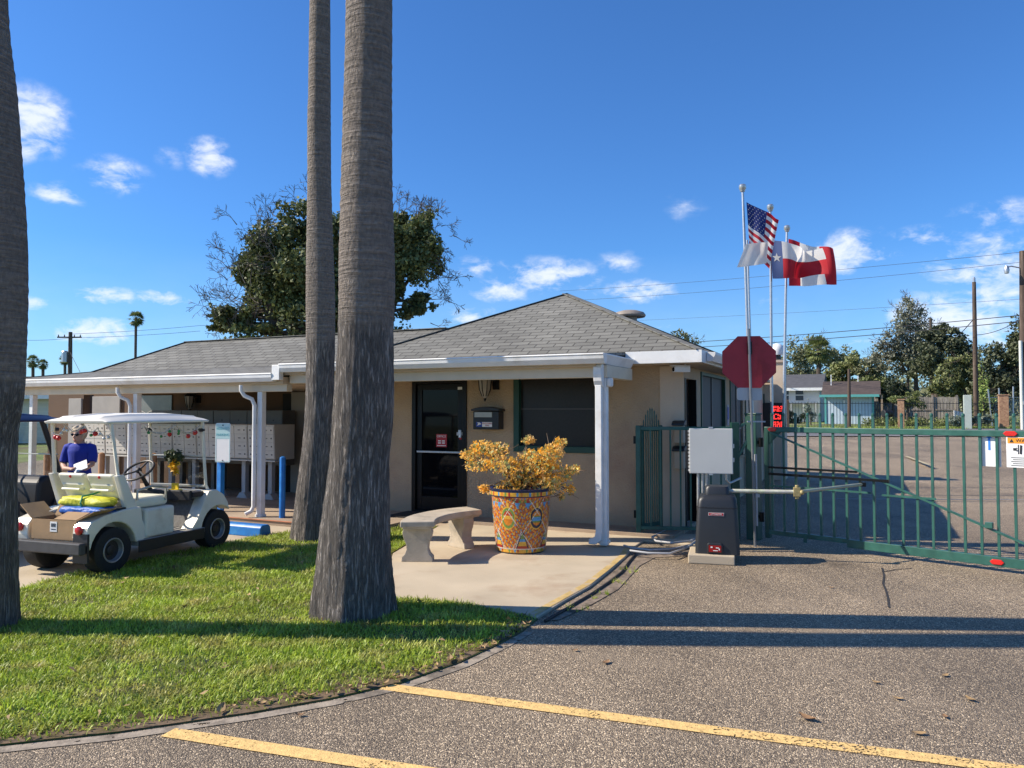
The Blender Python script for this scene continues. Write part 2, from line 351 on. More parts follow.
# ------------------------------------------------------------------ ground
YS = [-8, 2, 5, 9, 13, 16, 20, 24, 28, 31, 34]
def strip(name, x0, x1, ys, mat, dz, kind='structure'):
    V, Fc = [], []
    xs = np.linspace(x0, x1, 5)
    for y in ys:
        for x in xs: V.append((x, y, zg(y) + dz))
    for i in range(len(ys)-1):
        for j in range(4): Fc.append((i*5+j, i*5+j+1, i*5+j+6, i*5+j+5))
    return tag(arr_mesh(name, V, Fc, mat), kind=kind)
gr_far = M('ground_turf', (.17, .21, .055), .95, .3, .8, .5, 8, col2=(.16, .13, .07), c2lo=.5, c2hi=.62, c2scale=.35)
strip('ground', -900, 900, [-30, 2, 10, 16, 20, 25, 30, 34, 50, 56, 62, 75, 90, 300, 1500], gr_far, -.03)
strip('asphalt_lot', -14, 46, YS, asph, 0)
strip('road', -70, 120, [34.9, 38, 42, 46, 49.2], roadm, .012)
def sheet(name, pts, z, mat, thick=0.0, kind='structure', bevel=0):
    b = B()
    if thick: b.prism([(p[0], p[1]) for p in pts], z - thick, z, 'xy')
    else: b.poly([(p[0], p[1], z) for p in pts])
    return tag(b.build(name, mat, tri=not thick, bevel=bevel), kind=kind)
LAWN = [gp(*p) for p in [(22,590),(75,574),(120,564.5),(175,554),(215,546),(250,539),(292,532.5),(330,530.5),(391,527.5),(437,527),(413,541),(391,554),(385,575),(391,600),(430,602),(470,606.5),(510,613),(538,619.5),(520,634),(500,644),(460,663),(400,684),(330,700),(250,714),(120,733),(0,746),(-150,760),(-420,770),(-420,660),(-150,618)]]
lawn_xy = np.array([(p.x, p.y) for p in LAWN])
soil = M('lawn_soil', (.10, .085, .04), .95, .3, 9, .6, 40, col2=(.07, .10, .02), c2lo=.42, c2hi=.58, c2scale=2.5)
sheet('lawn', LAWN, .008, soil, .02)
e1, e2 = la(330, -.3), -15
PAD = [W(la(345, -.3), -.3), W(-15, -.3), W(-15, -6.5), gp(-150, 625), gp(30, 596), gp(175, 560), gp(292, 538), gp(345, 535)]
sheet('parking_pad', PAD, .004, padm)
PATIO = [gp(x, y, .022) for x, y in [(345,527),(391,526),(439,525.5),(415,540),(393,553),(387,575),(393,598),(430,600),(470,604),(510,610.5),(538,616.5),(563,601),(590,586),(610,570),(626,556.5),(632,548),(644,540)]]
PATIO2 = PATIO + [W(1.2, .6, .022), W(1.0, 1.4, .022), W(-3.5, 1.4, .022)]
sheet('patio', PATIO2, .022, padm, .08, bevel=.008)
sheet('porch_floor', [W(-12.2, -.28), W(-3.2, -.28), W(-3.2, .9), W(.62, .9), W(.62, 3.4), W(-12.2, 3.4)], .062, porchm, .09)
redp = M('faded_red_edge_paint', (.42, .16, .08), .8, .2, 6)
sheet('painted_step_edge', [W(-12.2, -.30), W(-3.3, -.30), W(-3.3, -.22), W(-12.2, -.22)], .067, redp)
yel = M('worn_yellow_paint', (.74, .49, .18), .8, .18, 24, bump=.5, bscale=90)
def worn(m, thr, sc=70):                        # paint rubbed off in grains, the asphalt shows through
    N, L = m.node_tree.nodes, m.node_tree.links; tc = N.new('ShaderNodeTexCoord'); nz = N.new('ShaderNodeTexNoise'); nz.inputs['Scale'].default_value = sc; nz.inputs['Detail'].default_value = 3; L.new(tc.outputs['Object'], nz.inputs[0])
    n2 = N.new('ShaderNodeTexNoise'); n2.inputs['Scale'].default_value = 3; n2.inputs['Detail'].default_value = 4; L.new(tc.outputs['Object'], n2.inputs[0])
    ad = N.new('ShaderNodeMath'); ad.operation = 'MULTIPLY_ADD'; ad.inputs[1].default_value = .6; L.new(n2.outputs['Fac'], ad.inputs[0]); L.new(nz.outputs['Fac'], ad.inputs[2])
    gt_ = N.new('ShaderNodeMath'); gt_.operation = 'GREATER_THAN'; gt_.inputs[1].default_value = thr; L.new(ad.outputs[0], gt_.inputs[0])
    tr = N.new('ShaderNodeBsdfTransparent'); mx = N.new('ShaderNodeMixShader'); L.new(gt_.outputs[0], mx.inputs[0]); L.new(tr.outputs[0], mx.inputs[1]); L.new(N['Principled BSDF'].outputs[0], mx.inputs[2]); L.new(mx.outputs[0], N['Material Output'].inputs['Surface'])
worn(yel, .655)
def band(name, pts, w, z, mat, side=0):
    P = [Vector((p[0], p[1], 0)) for p in pts]; Lp, Rp = [], []
    for i, p in enumerate(P):
        d = (P[min(i+1, len(P)-1)] - P[max(i-1, 0)]).normalized(); n = Vector((-d.y, d.x, 0))
        Lp.append(p + n*w*(.5 + side*.5)); Rp.append(p - n*w*(.5 - side*.5))
    b = B(); v = [(b.bm.verts.new((l.x, l.y, z)), b.bm.verts.new((r.x, r.y, z))) for l, r in zip(Lp, Rp)]
    for p, q in zip(v, v[1:]): b._f([p[0], p[1], q[1], q[0]])
    return tag(b.build(name, mat), kind='structure')
band('painted_patio_edge', [gp(x, y, .022) for x, y in [(536,615.5),(563,600),(590,585),(609,570),(625,556.5),(630,549)]], .07, .026, M('ochre_edge_paint', (.52, .36, .13), .8, .2, 12, col2=(.42, .34, .24), c2scale=6), 1)
band('parking_line', [gp(383,687), gp(700,729), gp(1000,768), gp(1400,820)], .105, .005, yel)
band('parking_line', [gp(168,733), gp(400,769), gp(600,800)], .105, .005, yel)
band('curb', [gp(x, y) for x, y in [(-420,772),(-150,762),(0,747.5),(120,734.5),(250,715.5),(330,701.5),(400,685.5),(460,664.5),(500,645.5),(524,632)]], .075, .004, M('curb_concrete', (.33, .275, .21), .9, .2, 12, .4, 60, col2=(.17, .14, .105), c2lo=.48, c2hi=.6, c2scale=5), -1)
worn(MATS['curb_concrete'], .62, 9)
faded = M('faded_line_paint', (.45, .38, .22), .8, .2, 15, col2=(.22, .18, .14), c2lo=.5, c2hi=.6, c2scale=7)
band('parking_line', [Vector((6.0, 14.4, 0)), Vector((13, 14.15, 0))], .07, .006, M('faded_white_paint', (.45, .42, .38), .8, .2, 15))
band('parking_line', [Vector((13.5, 27.2, 0)), Vector((11, 20.2, 0))], .12, .004+zg(22)+.06, faded)
tarm = M('crack_tar', (.03, .027, .025), .8, .2)
band('pavement_crack', [gp(x, y) for x, y in [(882,568),(884,576),(883,584),(886,591),(888,599),(889,608)]], .018, .004, tarm)
band('pavement_crack', [gp(x, y) for x, y in [(884,572),(895,570),(912,568.5)]], .014, .0045, tarm)
band('soil_strip', [gp(x, y, .016) for x, y in [(-150,757),(0,743),(120,730),(250,711),(330,697),(400,681),(460,660),(500,641),(522,627)]], .22, .0105, M('bare_earth', (.17, .115, .07), .95, .3, 12, .7, 50, col2=(.09, .065, .022), c2lo=.45, c2hi=.6, c2scale=6), 1)
# ------------------------------------------------------------------ grass blades (too many to count: one object)
def inside(P, poly):
    x, y = P[:, 0], P[:, 1]; c = np.zeros(len(P), bool); n = len(poly)
    for i in range(n):
        x0, y0 = poly[i]; x1, y1 = poly[i-1]
        t = ((y0 > y) != (y1 > y)) & (x < (x1-x0)*(y-y0)/(y1-y0+1e-12) + x0); c ^= t
    return c
def edge_dist(P, pts):
    d = np.full(len(P), 9.)
    for a, b in zip(pts, pts[1:]):
        a = np.array(a[:2]); b = np.array(b[:2]); ab = b-a; t = np.clip(((P-a) @ ab)/(ab @ ab), 0, 1); d = np.minimum(d, np.linalg.norm(P-(a+t[:, None]*ab), axis=1))
    return d
n0 = GRASS_N
P = np.stack([RNG.uniform(-6.5, .4, n0), RNG.uniform(3.3, 11.2, n0)], 1); P = P[inside(P, lawn_xy)]
keep = RNG.random(len(P)) < np.clip(1.25 - (P[:, 1]-4.5)*.10, .55, 1); P = P[keep]
curbpts = [LAWN[i] for i in range(17, 27)]
ed = edge_dist(P, curbpts)
blot = np.sin(P[:, 0]*3.1 + 1.3*np.sin(P[:, 1]*2.3)) * np.sin(P[:, 1]*2.7 + 1.1*np.sin(P[:, 0]*1.9))
P = P[RNG.random(len(P)) < np.clip((ed - .01)/.18, .12, 1)*np.clip(.8 + .45*blot, .35, 1)]
tall = .75 + .5*np.clip(.5 + .5*np.sin(P[:, 0]*7.3 + 2*np.sin(P[:, 1]*5.1))*np.sin(P[:, 1]*6.7 + 1.7*np.sin(P[:, 0]*4.3)), 0, 1)
n = len(P); az = RNG.uniform(0, 2*pi, n); ln = RNG.uniform(.022, .056, n)*tall; lean = RNG.uniform(.4, 1.6, n); wdt = RNG.uniform(.004, .0095, n)
dirx, diry = np.cos(az), np.sin(az); base = np.stack([P[:, 0], P[:, 1], np.full(n, .005)], 1)
sdv = np.stack([-diry, dirx, np.zeros(n)], 1); fw = np.stack([dirx, diry, np.zeros(n)], 1); up = np.array([0, 0, 1.])
mid = base + (fw*np.sin(lean*.45)[:, None] + up*np.cos(lean*.45)[:, None])*(ln*.55)[:, None]
tip = mid + (fw*np.sin(lean*1.15)[:, None] + up*np.cos(lean*1.15)[:, None])*(ln*.55)[:, None]
V = np.stack([base - sdv*wdt[:, None]*.5, base + sdv*wdt[:, None]*.5, mid + sdv*wdt[:, None]*.5, mid - sdv*wdt[:, None]*.5, tip + sdv*wdt[:, None]*.12, tip - sdv*wdt[:, None]*.12], 1).reshape(-1, 3)
i6 = np.arange(n)[:, None]*6
Fc = np.concatenate([i6 + np.array([0, 1, 2, 3]), i6 + np.array([3, 2, 4, 5])], 0)
grassm = M('grass_blade', (.37, .47, .05), .5, .25, 2.2, island=.42, trans=.38, col2=(.52, .47, .14), c2lo=.47, c2hi=.70, c2scale=3.2)
tag(arr_mesh('grass', V, Fc, grassm), kind='stuff')
# dead leaves: uncounted litter in the lawn, and single curled leaves on the asphalt and along the curb
def leaf_shape(L_, w, curl, rng):
    b = B(); k = 6; rows = []
    for i in range(k+1):
        t = i/k; ww = w*sin(pi*min(max(t, .03), .97))**.8; z = curl*L_*(t-.5)**2*2 + .004
        rows.append([b.bm.verts.new((L_*(t-.5), s*ww/2, z + (abs(s))*curl*w*.55)) for s in (-1, 0, 1)])
    for p, q in zip(rows, rows[1:]):
        for j in range(2): b._f([p[j], p[j+1], q[j+1], q[j]])
    return b
nl = 1500; Q = np.stack([RNG.uniform(-5, .3, nl), RNG.uniform(3.6, 10.5, nl)], 1); Q = Q[inside(Q, lawn_xy)]
ed = edge_dist(Q, curbpts); Q = Q[RNG.random(len(Q)) < np.where(ed < .35, .9, .16)]; nl = len(Q)
Vl = []
for q in Q:
    a = RNG.uniform(0, 2*pi); s = RNG.uniform(.012, .032); zz = RNG.uniform(.035, .055); t = RNG.normal(size=4)*.012
    for k, (u, v) in enumerate(((-1, 0), (.2, .28), (1, 0), (-.1, -.25))): Vl.append((q[0] + s*(u*cos(a) - v*sin(a)), q[1] + s*(u*sin(a) + v*cos(a)), zz + t[k]))
leafm = M('dead_leaf', (.34, .22, .10), .75, .2, 8, island=.45)
tag(arr_mesh('leaf_litter', Vl, np.arange(4*nl).reshape(-1, 4), leafm), kind='stuff')
leafb = M('dead_leaf_brown', (.27, .155, .075), .75, .2, 8)
spots = [(606,663,.075,1),(575,651,.05,1),(807,719,.10,1),(919,734,.07,0),(898,699,.06,0),(945,676,.06,0),(970,700,.07,0),(945,717,.05,1),(831,588,.05,1),(876,683,.05,0),(300,716,.05,1)]
leaf_lab = ['brown curled leaf on the asphalt above the long yellow line','small brown leaf near the band of palm shadow','largest brown leaf lying on the asphalt below the shadow bands','tan flat leaf low on the right of the asphalt','pale tan leaf on the asphalt right of the largest brown leaf','tan leaf on open asphalt in the group at right','tan leaf close to the right edge of the picture','dark curled leaf between the tan leaves at right','dark leaf on sunlit asphalt in front of the gate','yellowish leaf on asphalt under the shadow band','small dark leaf beside the curb']
for (px, py, s, k), lb_ in zip(spots, leaf_lab):
    o = leaf_shape(s, s*.55, .14 + .2*random.random(), RNG).build('fallen_leaf', leafb if k else leafm, loc=gp(px, py, .004), rz=random.random()*6, smooth=True)
    tag(o, lb_, 'leaf', 'single dead leaves on the asphalt')
cl = leaf_shape(.1, .055, .32, RNG).build('fallen_leaf', leafm, smooth=True); first = True
for i in range(44):
    t = (i + .5*random.random())/44; k = t*(len(curbpts)-4) + .4; j = int(k); f = k-j; p = curbpts[j].lerp(curbpts[j+1], f)
    o = cl if i == 0 else cl.copy()
    if i: COL.objects.link(o)
    o.location = (p.x + random.uniform(-.06, .05), p.y + random.uniform(.01, .12), .022); o.rotation_euler = (random.uniform(-.3, .3), random.uniform(-.3, .3), random.random()*6)
    sc_ = random.uniform(.35, .85); o.scale = (sc_, sc_, sc_)
    tag(o, 'curled tan dead leaf caught in the bare soil strip along the curb', 'leaf', 'dead leaves along the curb')
# ================================================================== the office building (local x = along the front, y = into depth)
E1, E2, FZ = 2.34, 2.21, .062
bld = thing('office_building', 'long tan stucco office with grey shingle hip roofs, white gutters and a covered porch', 'building', (OX, OY, 0), -TH)
def shingles(name):
    m, N, L, bs = nodes_of(name)
    tc = N.new('ShaderNodeTexCoord'); br = N.new('ShaderNodeTexBrick'); L.new(tc.outputs['UV'], br.inputs['Vector'])
    br.inputs['Scale'].default_value = 1; br.inputs['Brick Width'].default_value = .30; br.inputs['Row Height'].default_value = .135; br.inputs['Mortar Size'].default_value = .009; br.inputs['Mortar Smooth'].default_value = .2; br.inputs['Bias'].default_value = 0
    br.inputs['Color1'].default_value = (.150, .146, .127, 1); br.inputs['Color2'].default_value = (.205, .200, .175, 1); br.inputs['Mortar'].default_value = (.06, .056, .047, 1)
    nz = N.new('ShaderNodeTexNoise'); nz.inputs['Scale'].default_value = .9; nz.inputs['Detail'].default_value = 7; L.new(tc.outputs['UV'], nz.inputs['Vector'])
    n2 = N.new('ShaderNodeTexNoise'); n2.inputs['Scale'].default_value = 60; n2.inputs['Detail'].default_value = 2; L.new(tc.outputs['UV'], n2.inputs['Vector'])
    r = N.new('ShaderNodeMapRange'); r.inputs['From Min'].default_value = .3; r.inputs['From Max'].default_value = .7; r.inputs['To Min'].default_value = .78; r.inputs['To Max'].default_value = 1.18; L.new(nz.outputs['Fac'], r.inputs['Value'])
    r2 = N.new('ShaderNodeMapRange'); r2.inputs['To Min'].default_value = .7; r2.inputs['To Max'].default_value = 1.3; L.new(n2.outputs['Fac'], r2.inputs['Value'])
    mu = N.new('ShaderNodeMath'); mu.operation = 'MULTIPLY'; L.new(r.outputs[0], mu.inputs[0]); L.new(r2.outputs[0], mu.inputs[1])
    sc = N.new('ShaderNodeVectorMath'); sc.operation = 'SCALE'; L.new(br.outputs['Color'], sc.inputs[0]); L.new(mu.outputs[0], sc.inputs['Scale']); L.new(sc.outputs[0], bs.inputs['Base Color'])
    bs.inputs['Roughness'].default_value = .92
    # each course steps down at its lower edge
    sp = N.new('ShaderNodeSeparateXYZ'); L.new(tc.outputs['UV'], sp.inputs[0])
    dv = N.new('ShaderNodeMath'); dv.operation = 'DIVIDE'; L.new(sp.outputs[1], dv.inputs[0]); dv.inputs[1].default_value = .135
    fr = N.new('ShaderNodeMath'); fr.operation = 'FRACT'; L.new(dv.outputs[0], fr.inputs[0])
    ad = N.new('ShaderNodeMath'); ad.operation = 'MULTIPLY_ADD'; L.new(br.outputs['Fac'], ad.inputs[0]); ad.inputs[1].default_value = -.8; 
    sb = N.new('ShaderNodeMath'); sb.operation = 'SUBTRACT'; sb.inputs[0].default_value = 1; L.new(fr.outputs[0], sb.inputs[1]); L.new(sb.outputs[0], ad.inputs[2])
    bp = N.new('ShaderNodeBump'); bp.inputs['Strength'].default_value = .8; bp.inputs['Distance'].default_value = .012; L.new(ad.outputs[0], bp.inputs['Height']); L.new(bp.outputs[0], bs.inputs['Normal'])
    return m
shing = shingles('grey_shingles')
AL, AR, AM, AE = -4.85, .945, -1.95, -11.75
BF, BMID, BB, RZ = -.16, 3.75, 6.45, 3.72; EM, BE = 2.44, 1.05
LB, LZ = 2.35, 3.05
def roofshape(pts_lo, ridge, th=.05):
    # pts_lo: four eave corners (front left, front right, back right, back left); ridge: two points (left/front, right/back)
    return pts_lo, ridge
def hip(name, c, r0, r1, ze, zr, mat):
    fl, fr, br_, bl_ = c; b = B()
    P = [b.bm.verts.new((x, y, ze)) for x, y in c]; D = [b.bm.verts.new((x, y, ze - .045)) for x, y in c]
    R0 = b.bm.verts.new((*r0, zr)); R1 = R0 if r1 is None else b.bm.verts.new((*r1, zr))
    if r1 is None:
        for i in range(4): b._f([P[i], P[(i+1) % 4], R0])
    else:
        b._f([P[0], P[1], R1, R0]); b._f([P[1], P[2], R1]); b._f([P[2], P[3], R0, R1]); b._f([P[3], P[0], R0])
    for i in range(4): b._f([P[i], D[i], D[(i+1) % 4], P[(i+1) % 4]])
    b._f(D)
    return b.build(name, mat, bld, uv=True)
roofR = hip('hip_roof', [(AL, BE), (AR, BE), (AR, BB), (AL, BB)], (AM, BMID), None, EM, RZ, shing)
GE = la(603.5, BF - .13)
b = B(); b.prism([(BF, E1), (BE + .05, EM - .004), (BE + .05, EM - .04), (BF, E1 - .04)], AL - .05, GE - .135, 'yz'); b.build('porch_roof', shing, bld, uv=True)
b = B(); SLP = (LZ - E2)/(LB - BF); zl = lambda y: E2 + SLP*(y - BF)
ZM = 2.40; A3 = (-10.72, BE, ZM)
b.poly([(AE, BF, E2), (AL, BF, E2), (AL, BE, ZM), A3]); b.poly([A3, (AL, BE, ZM), (-4.3, BE, ZM), (-3.2, LB, LZ), (-9.65, LB, LZ)])
b.poly([(-9.65, LB, LZ), (-3.2, LB, LZ), (-3.2, 4.75, E2), (AE, 4.75, E2)]); b.poly([(AE, 4.75, E2), (AE, BF, E2), A3]); b.poly([(AE, 4.75, E2), A3, (-9.65, LB, LZ)])
b.poly([(AE, BF, E2), (AE, BF, E2 - .045), (AL, BF, E2 - .045), (AL, BF, E2)]); b.poly([(AL, BF, E2), (AL, BF, E2 - .045), (AL, BE, E2 - .045), (AL, BE, ZM)]); b.poly([(AE, BF, E2 - .045), (AE, 4.75, E2 - .045), (AL, 4.75, E2 - .045), (AL, BF, E2 - .045)]); b.poly([(AE, BF, E2), (AE, 4.75, E2), (AE, 4.75, E2 - .045), (AE, BF, E2 - .045)])
bmesh.ops.remove_doubles(b.bm, verts=b.bm.verts, dist=.001)
roofL = b.build('long_roof', shing, bld, uv=True)
# ridge caps on the hips
b = B()
def cap(p, q): b.beam(Vector(p) + Vector((0, 0, .003)), Vector(q) + Vector((0, 0, .003)), .13, .012)
for x, y in ((AL, BE), (AR, BE), (AR, BB)): cap((x, y, EM), (AM, BMID, RZ))
b.build('ridge_cap', shing, roofR, uv=True)
b = B(); cap((AE, BF, E2), A3); cap(A3, (-9.65, LB, LZ)); cap((-9.65, LB, LZ), (-3.55, LB, LZ)); b.build('ridge_cap', shing, roofL, uv=True)
# mushroom vent behind the right hip
hv = Vector((-.93, 4.25, EM + (AR+.93)*.442 - .06))
b = B(); b.lathe([(.13, -.15), (.13, .14)], 20, hv); b.lathe([(.14, .10), (.27, .10), (.285, .13), (.25, .18), (.14, .215), (.02, .22)], 28, hv)
b.build('roof_vent', M('weathered_vent', (.30, .26, .22), .6, .15, 10, metal=.2), roofR, smooth=True)
# gutters: K profile with bright lip
def gutter(a0, a1, zt, name='gutter', bfront=BF):
    b = B(); y = bfront
    prof = [(y - .005, zt - .005), (y - .125, zt - .005), (y - .135, zt - .018), (y - .125, zt - .03), (y - .12, zt - .07), (y - .085, zt - .128), (y - .005, zt - .128)]
    b.prism(prof, a0, a1, 'yz'); return b.build(name, wht, bld, bevel=.003)
gutter(AL + .02, GE, E1); gutter(AE, AL - .12, E2)
b = B(); b.span(AL - .12, AL + .02, BF - .11, BF - .02, E2 - .11, E1 - .02); b.build('gutter_joint', wht, bld, bevel=.005)
# fascia at the right corner and along the right side
b = B(); b.prism([(GE - .135, E1 - .005), (GE - .004, E1 - .005), (GE, E1 - .02), (GE - .012, E1 - .04), (GE - .05, E1 - .128), (GE - .135, E1 - .128)], BF + .002, BE - .035, 'xz'); b.build('return_gutter', wht, bld, bevel=.003)
b = B(); b.span(GE - .13, AR + .03, BE - .03, BE - .004, EM - .165, EM - .005); b.build('fascia', wht, bld, bevel=.003)
b = B(); b.span(AR + .004, AR + .03, BE - .002, BB, EM - .165, EM - .005); b.build('fascia', wht, bld, bevel=.003)
b = B(); b.prism([(AR + .034, EM - .02), (AR + .15, EM - .02), (AR + .15, EM - .05), (AR + .11, EM - .14), (AR + .034, EM - .14)], BE + .25, BB, 'xz'); b.build('side_gutter', wht, bld, bevel=.003)
# beams under the gutters, soffits
b = B(); b.span(AL + .03, .062, -.06, .06, E1 - .285, E1 - .135); b.build('porch_beam', cream, bld, bevel=.006)
b = B(); b.span(-.06, .062, .062, BE - .04, E1 - .285, E1 - .135); b.build('porch_beam', cream, bld, bevel=.006)
b = B(); b.span(AE + .2, AL - .02, -.06, .06, E2 - .27, E2 - .135); b.build('porch_beam', cream, bld, bevel=.006)
sof = M('soffit_paint', (.50, .40, .29), .7, .06, 4)
b = B(); b.span(AL + .01, GE - .14, BF + .01, BE + .03, E1 - .16, E1 - .07); b.span(AL + .02, AR - .01, BE + .031, BB - .02, EM - .17, EM - .07); b.span(GE - .139, AR - .01, BE, BE + .0305, EM - .17, EM - .07); b.span(AE + .01, AL - .01, BF + .01, 4.7, E2 - .16, E2 - .06); b.build('soffit', sof, bld)
# walls
WB, WT, AW = 1.46, EM - .172, .62
dL, dR = la(412.5, WB), la(467, WB); wl, wr = la(515.5, WB), la(602, WB)
wzb, wzt = 1.65 - (450-411)/F*W(wl, WB).y, E1 - .20
af = la(350, WB)
DT = 2.15
b = B(); T = .16
def seg(a0, a1, z0, z1, y0=WB): b.span(a0, a1, y0, y0 + T, z0, z1)
seg(af, dL, 0, WT); seg(dL, dR, DT, WT); seg(dR, wl, 0, WT); seg(wl, wr, 0, wzb); seg(wl, wr, wzt, WT); seg(wr, AW, 0, WT)
b.build('front_wall', stucco, bld)
b = B(); b.span(AW - .30, AW + .025, WB - .022, WB - .002, 0, WT - .01); b.build('corner_pilaster', pinkst, bld, bevel=.004)
# side wall with its door and two screened windows
sd0, sd1 = lb(684.5, AW), lb(696, AW); s1a, s1b = lb(700.5, AW), lb(724.5, AW); s2a, s2b = lb(729.5, AW), lb(745, AW)
b = B(); SW = 6.75
def sseg(b0, b1, z0, z1): b.span(AW - T, AW, b0, b1, z0, z1)
sseg(WB + T, sd0, 0, WT); sseg(sd0, sd1, 2.1, WT); sseg(sd1, s1a, 0, WT); sseg(s1a, s1b, 0, .75); sseg(s1a, s1b, WT-.03, WT); sseg(s1b, s2a, 0, WT); sseg(s2a, s2b, 0, .75); sseg(s2a, s2b, WT-.03, WT); sseg(s2b, SW, 0, WT)
b.build('side_wall', stucco, bld)
screen = M('window_screen', (.045, .045, .048), .6, .1)
for (p, q) in ((s1a, s1b), (s2a, s2b)):
    b = B(); b.span(AW - .06, AW - .04, p + .05, q - .05, .8, WT - .08); w = b.build('side_window', screen, bld)
    b = B()
    for (y0, y1, z0, z1) in ((p, p+.05, .75, WT-.03), (q-.05, q, .75, WT-.03), (p+.05, q-.05, .75, .80), (p+.05, q-.05, WT-.08, WT-.03)): b.span(AW - .08, AW + .02, y0, y1, z0, z1)
    b.build('window_frame', greend, w)
    b = B(); b.span(AW - .036, AW - .022, p + .05, q - .05, 1.30, 1.33); b.span(AW - .036, AW - .022, (p+q)/2 - .02, (p+q)/2 + .02, .8, WT - .08); b.build('window_mullion', M('grey_mullion', (.10, .10, .10), .5, .05), w)
b = B(); b.span(AW - .14, AW - .11, sd0 + .04, sd1 - .04, .06, 2.06); dd = b.build('side_door', M('side_door_paint', (.05, .035, .028), .5, .1), bld)
b = B(); b.span(AW - .1, AW + .012, sd0, sd0 + .04, .06, 2.1); b.span(AW - .1, AW + .012, sd1 - .04, sd1, .06, 2.1); b.build('door_frame', dframe, dd)
# front door: dark glass in bronze frame
fy = WB + .03
b = B(); zt = DT
for (x0, x1, z0, z1) in ((dL, dL+.07, FZ, zt), (dR-.07, dR, FZ, zt), (dL+.07, dR-.07, zt-.07, zt), (dL+.07, dR-.07, FZ, FZ+.04)): b.span(x0, x1, fy-.05, fy+.06, z0, z1)
door = b.build('front_door', dframe, bld, bevel=.004)
b = B()
for (x0, x1, z0, z1) in ((dL+.075, dL+.17, FZ+.045, zt-.075), (dR-.17, dR-.075, FZ+.045, zt-.075), (dL+.17, dR-.17, zt-.17, zt-.075), (dL+.17, dR-.17, FZ+.045, FZ+.25)): b.span(x0, x1, fy-.015, fy+.03, z0, z1)
b.build('door_leaf', dframe, door, bevel=.004)
b = B(); b.span(dL+.17, dR-.17, fy, fy+.012, FZ+.25, zt-.17); b.build('door_glass', dglass, door)
b = B(); b.span(dL+.10, dR-.10, fy-.06, fy-.035, 1.0, 1.028); b.box((dL+.13, fy-.03, 1.014), (.03, .04, .03)); b.box((dR-.13, fy-.03, 1.014), (.03, .04, .03)); b.build('push_bar', galv, door, bevel=.004)
b = B(); b.span(dR-.15, dR-.10, fy-.035, fy-.015, 1.24, 1.36); b.build('door_lock', galv, door, bevel=.004)
signred = M('sign_red', (.42, .012, .02), .4, .04); swhite = M('sign_white', (.80, .80, .78), .45, .03); ink = M('sign_ink', (.02, .02, .025), .5, .02); signblue = M('sign_blue', (.02, .06, .32), .45, .03); teal = M('sign_teal', (.16, .44, .47), .5, .06)
sx0 = la(441, WB); b = B(); b.box((sx0, fy-.008, 1.19), (.19, .004, .20)); s = b.build('office_hours_sign', signred, door)
text('OFFICE', .052, swhite, s, (sx0, fy-.0125, 1.255), (pi/2, 0, 0))
b = B()
for i in range(2):
    for j in range(2): b.box((sx0 - .035 + .07*i, fy-.011, 1.185 - .032*j), (.052, .002, .018))
b.box((sx0, fy-.011, 1.112), (.16, .002, .012)); b.build('sign_marks', swhite, s)
b = B(); b.box((dR-.13, fy-.018, 2.0), (.075, .004, .042)); b.build('door_sticker', swhite, door)
b = B(); b.box((dR-.135, fy-.018, 1.30), (.10, .004, .05)); b.build('door_sticker', M('sticker_grey', (.45, .47, .5), .5, .05), door)
b = B(); b.box((dR-.12, fy-.018, 1.235), (.04, .004, .04)); b.build('door_sticker', signred, door)
b = B(); b.box(((dL+dR)/2 - .05, WB - .36, FZ + .012), (.95, .6, .02)); b.build('doormat', M('rubber_mat', (.03, .028, .027), .9, .2, 40), None, loc=(OX, OY, 0), rz=-TH)
tag(bpy.data.objects['doormat'], 'dark rubber mat lying on the porch at the black glass door', 'doormat')
# big front window with green frame
b = B(); b.span(wl + .07, wr - .07, fy + .02, fy + .03, wzb + .07, wzt - .02); win = b.build('front_window', M('dark_window_screen', (.022, .018, .017), .3, .15, 30, spec=.3), bld)
b = B()
for (x0, x1, z0, z1) in ((wl-.02, wl+.07, wzb-.02, wzt+.03), (wr-.07, wr+.02, wzb-.02, wzt+.03), (wl+.07, wr-.07, wzb-.02, wzb+.07), (wl+.07, wr-.07, wzt-.02, wzt+.03)): b.span(x0, x1, WB-.035, fy+.05, z0, z1)
b.build('window_frame', greend, win, bevel=.005)
zs = 1.65 - (409-411)/F*W(wl, WB).y
b = B(); b.span(wl+.07, wr-.07, fy, fy+.018, zs-.012, zs+.012); b.build('window_rail', M('rail_brown', (.05, .042, .04), .4, .05), win)
# recess: return wall and the brown back wall of the mailbox porch
BW = 2.95; WT2 = E2 - .17
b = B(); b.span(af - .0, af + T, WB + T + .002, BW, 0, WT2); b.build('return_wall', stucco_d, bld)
aw0 = la(49, BW); aw1 = af
g = lambda px: la(px, BW)
ops = [(g(84), g(93)), ]
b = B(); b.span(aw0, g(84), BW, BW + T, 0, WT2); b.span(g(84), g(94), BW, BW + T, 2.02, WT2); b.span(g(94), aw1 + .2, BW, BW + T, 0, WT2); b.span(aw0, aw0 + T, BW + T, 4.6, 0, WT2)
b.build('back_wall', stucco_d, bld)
offw = M('aged_white_door', (.33, .30, .26), .6, .08, 4)
b = B(); b.span(g(71), g(83.5), BW - .05, BW - .004, .06, WT2 - .1); b.build('porch_door', offw, bld, bevel=.006)
b = B(); b.span(g(94.5), g(122), BW - .05, BW - .004, .06, WT2 - .06); d2 = b.build('porch_door', offw, bld, bevel=.006)
b = B(); b.ball((g(119), BW - .09, 1.0), .035, 12, 8); b.build('door_handle', galv, d2, smooth=True)
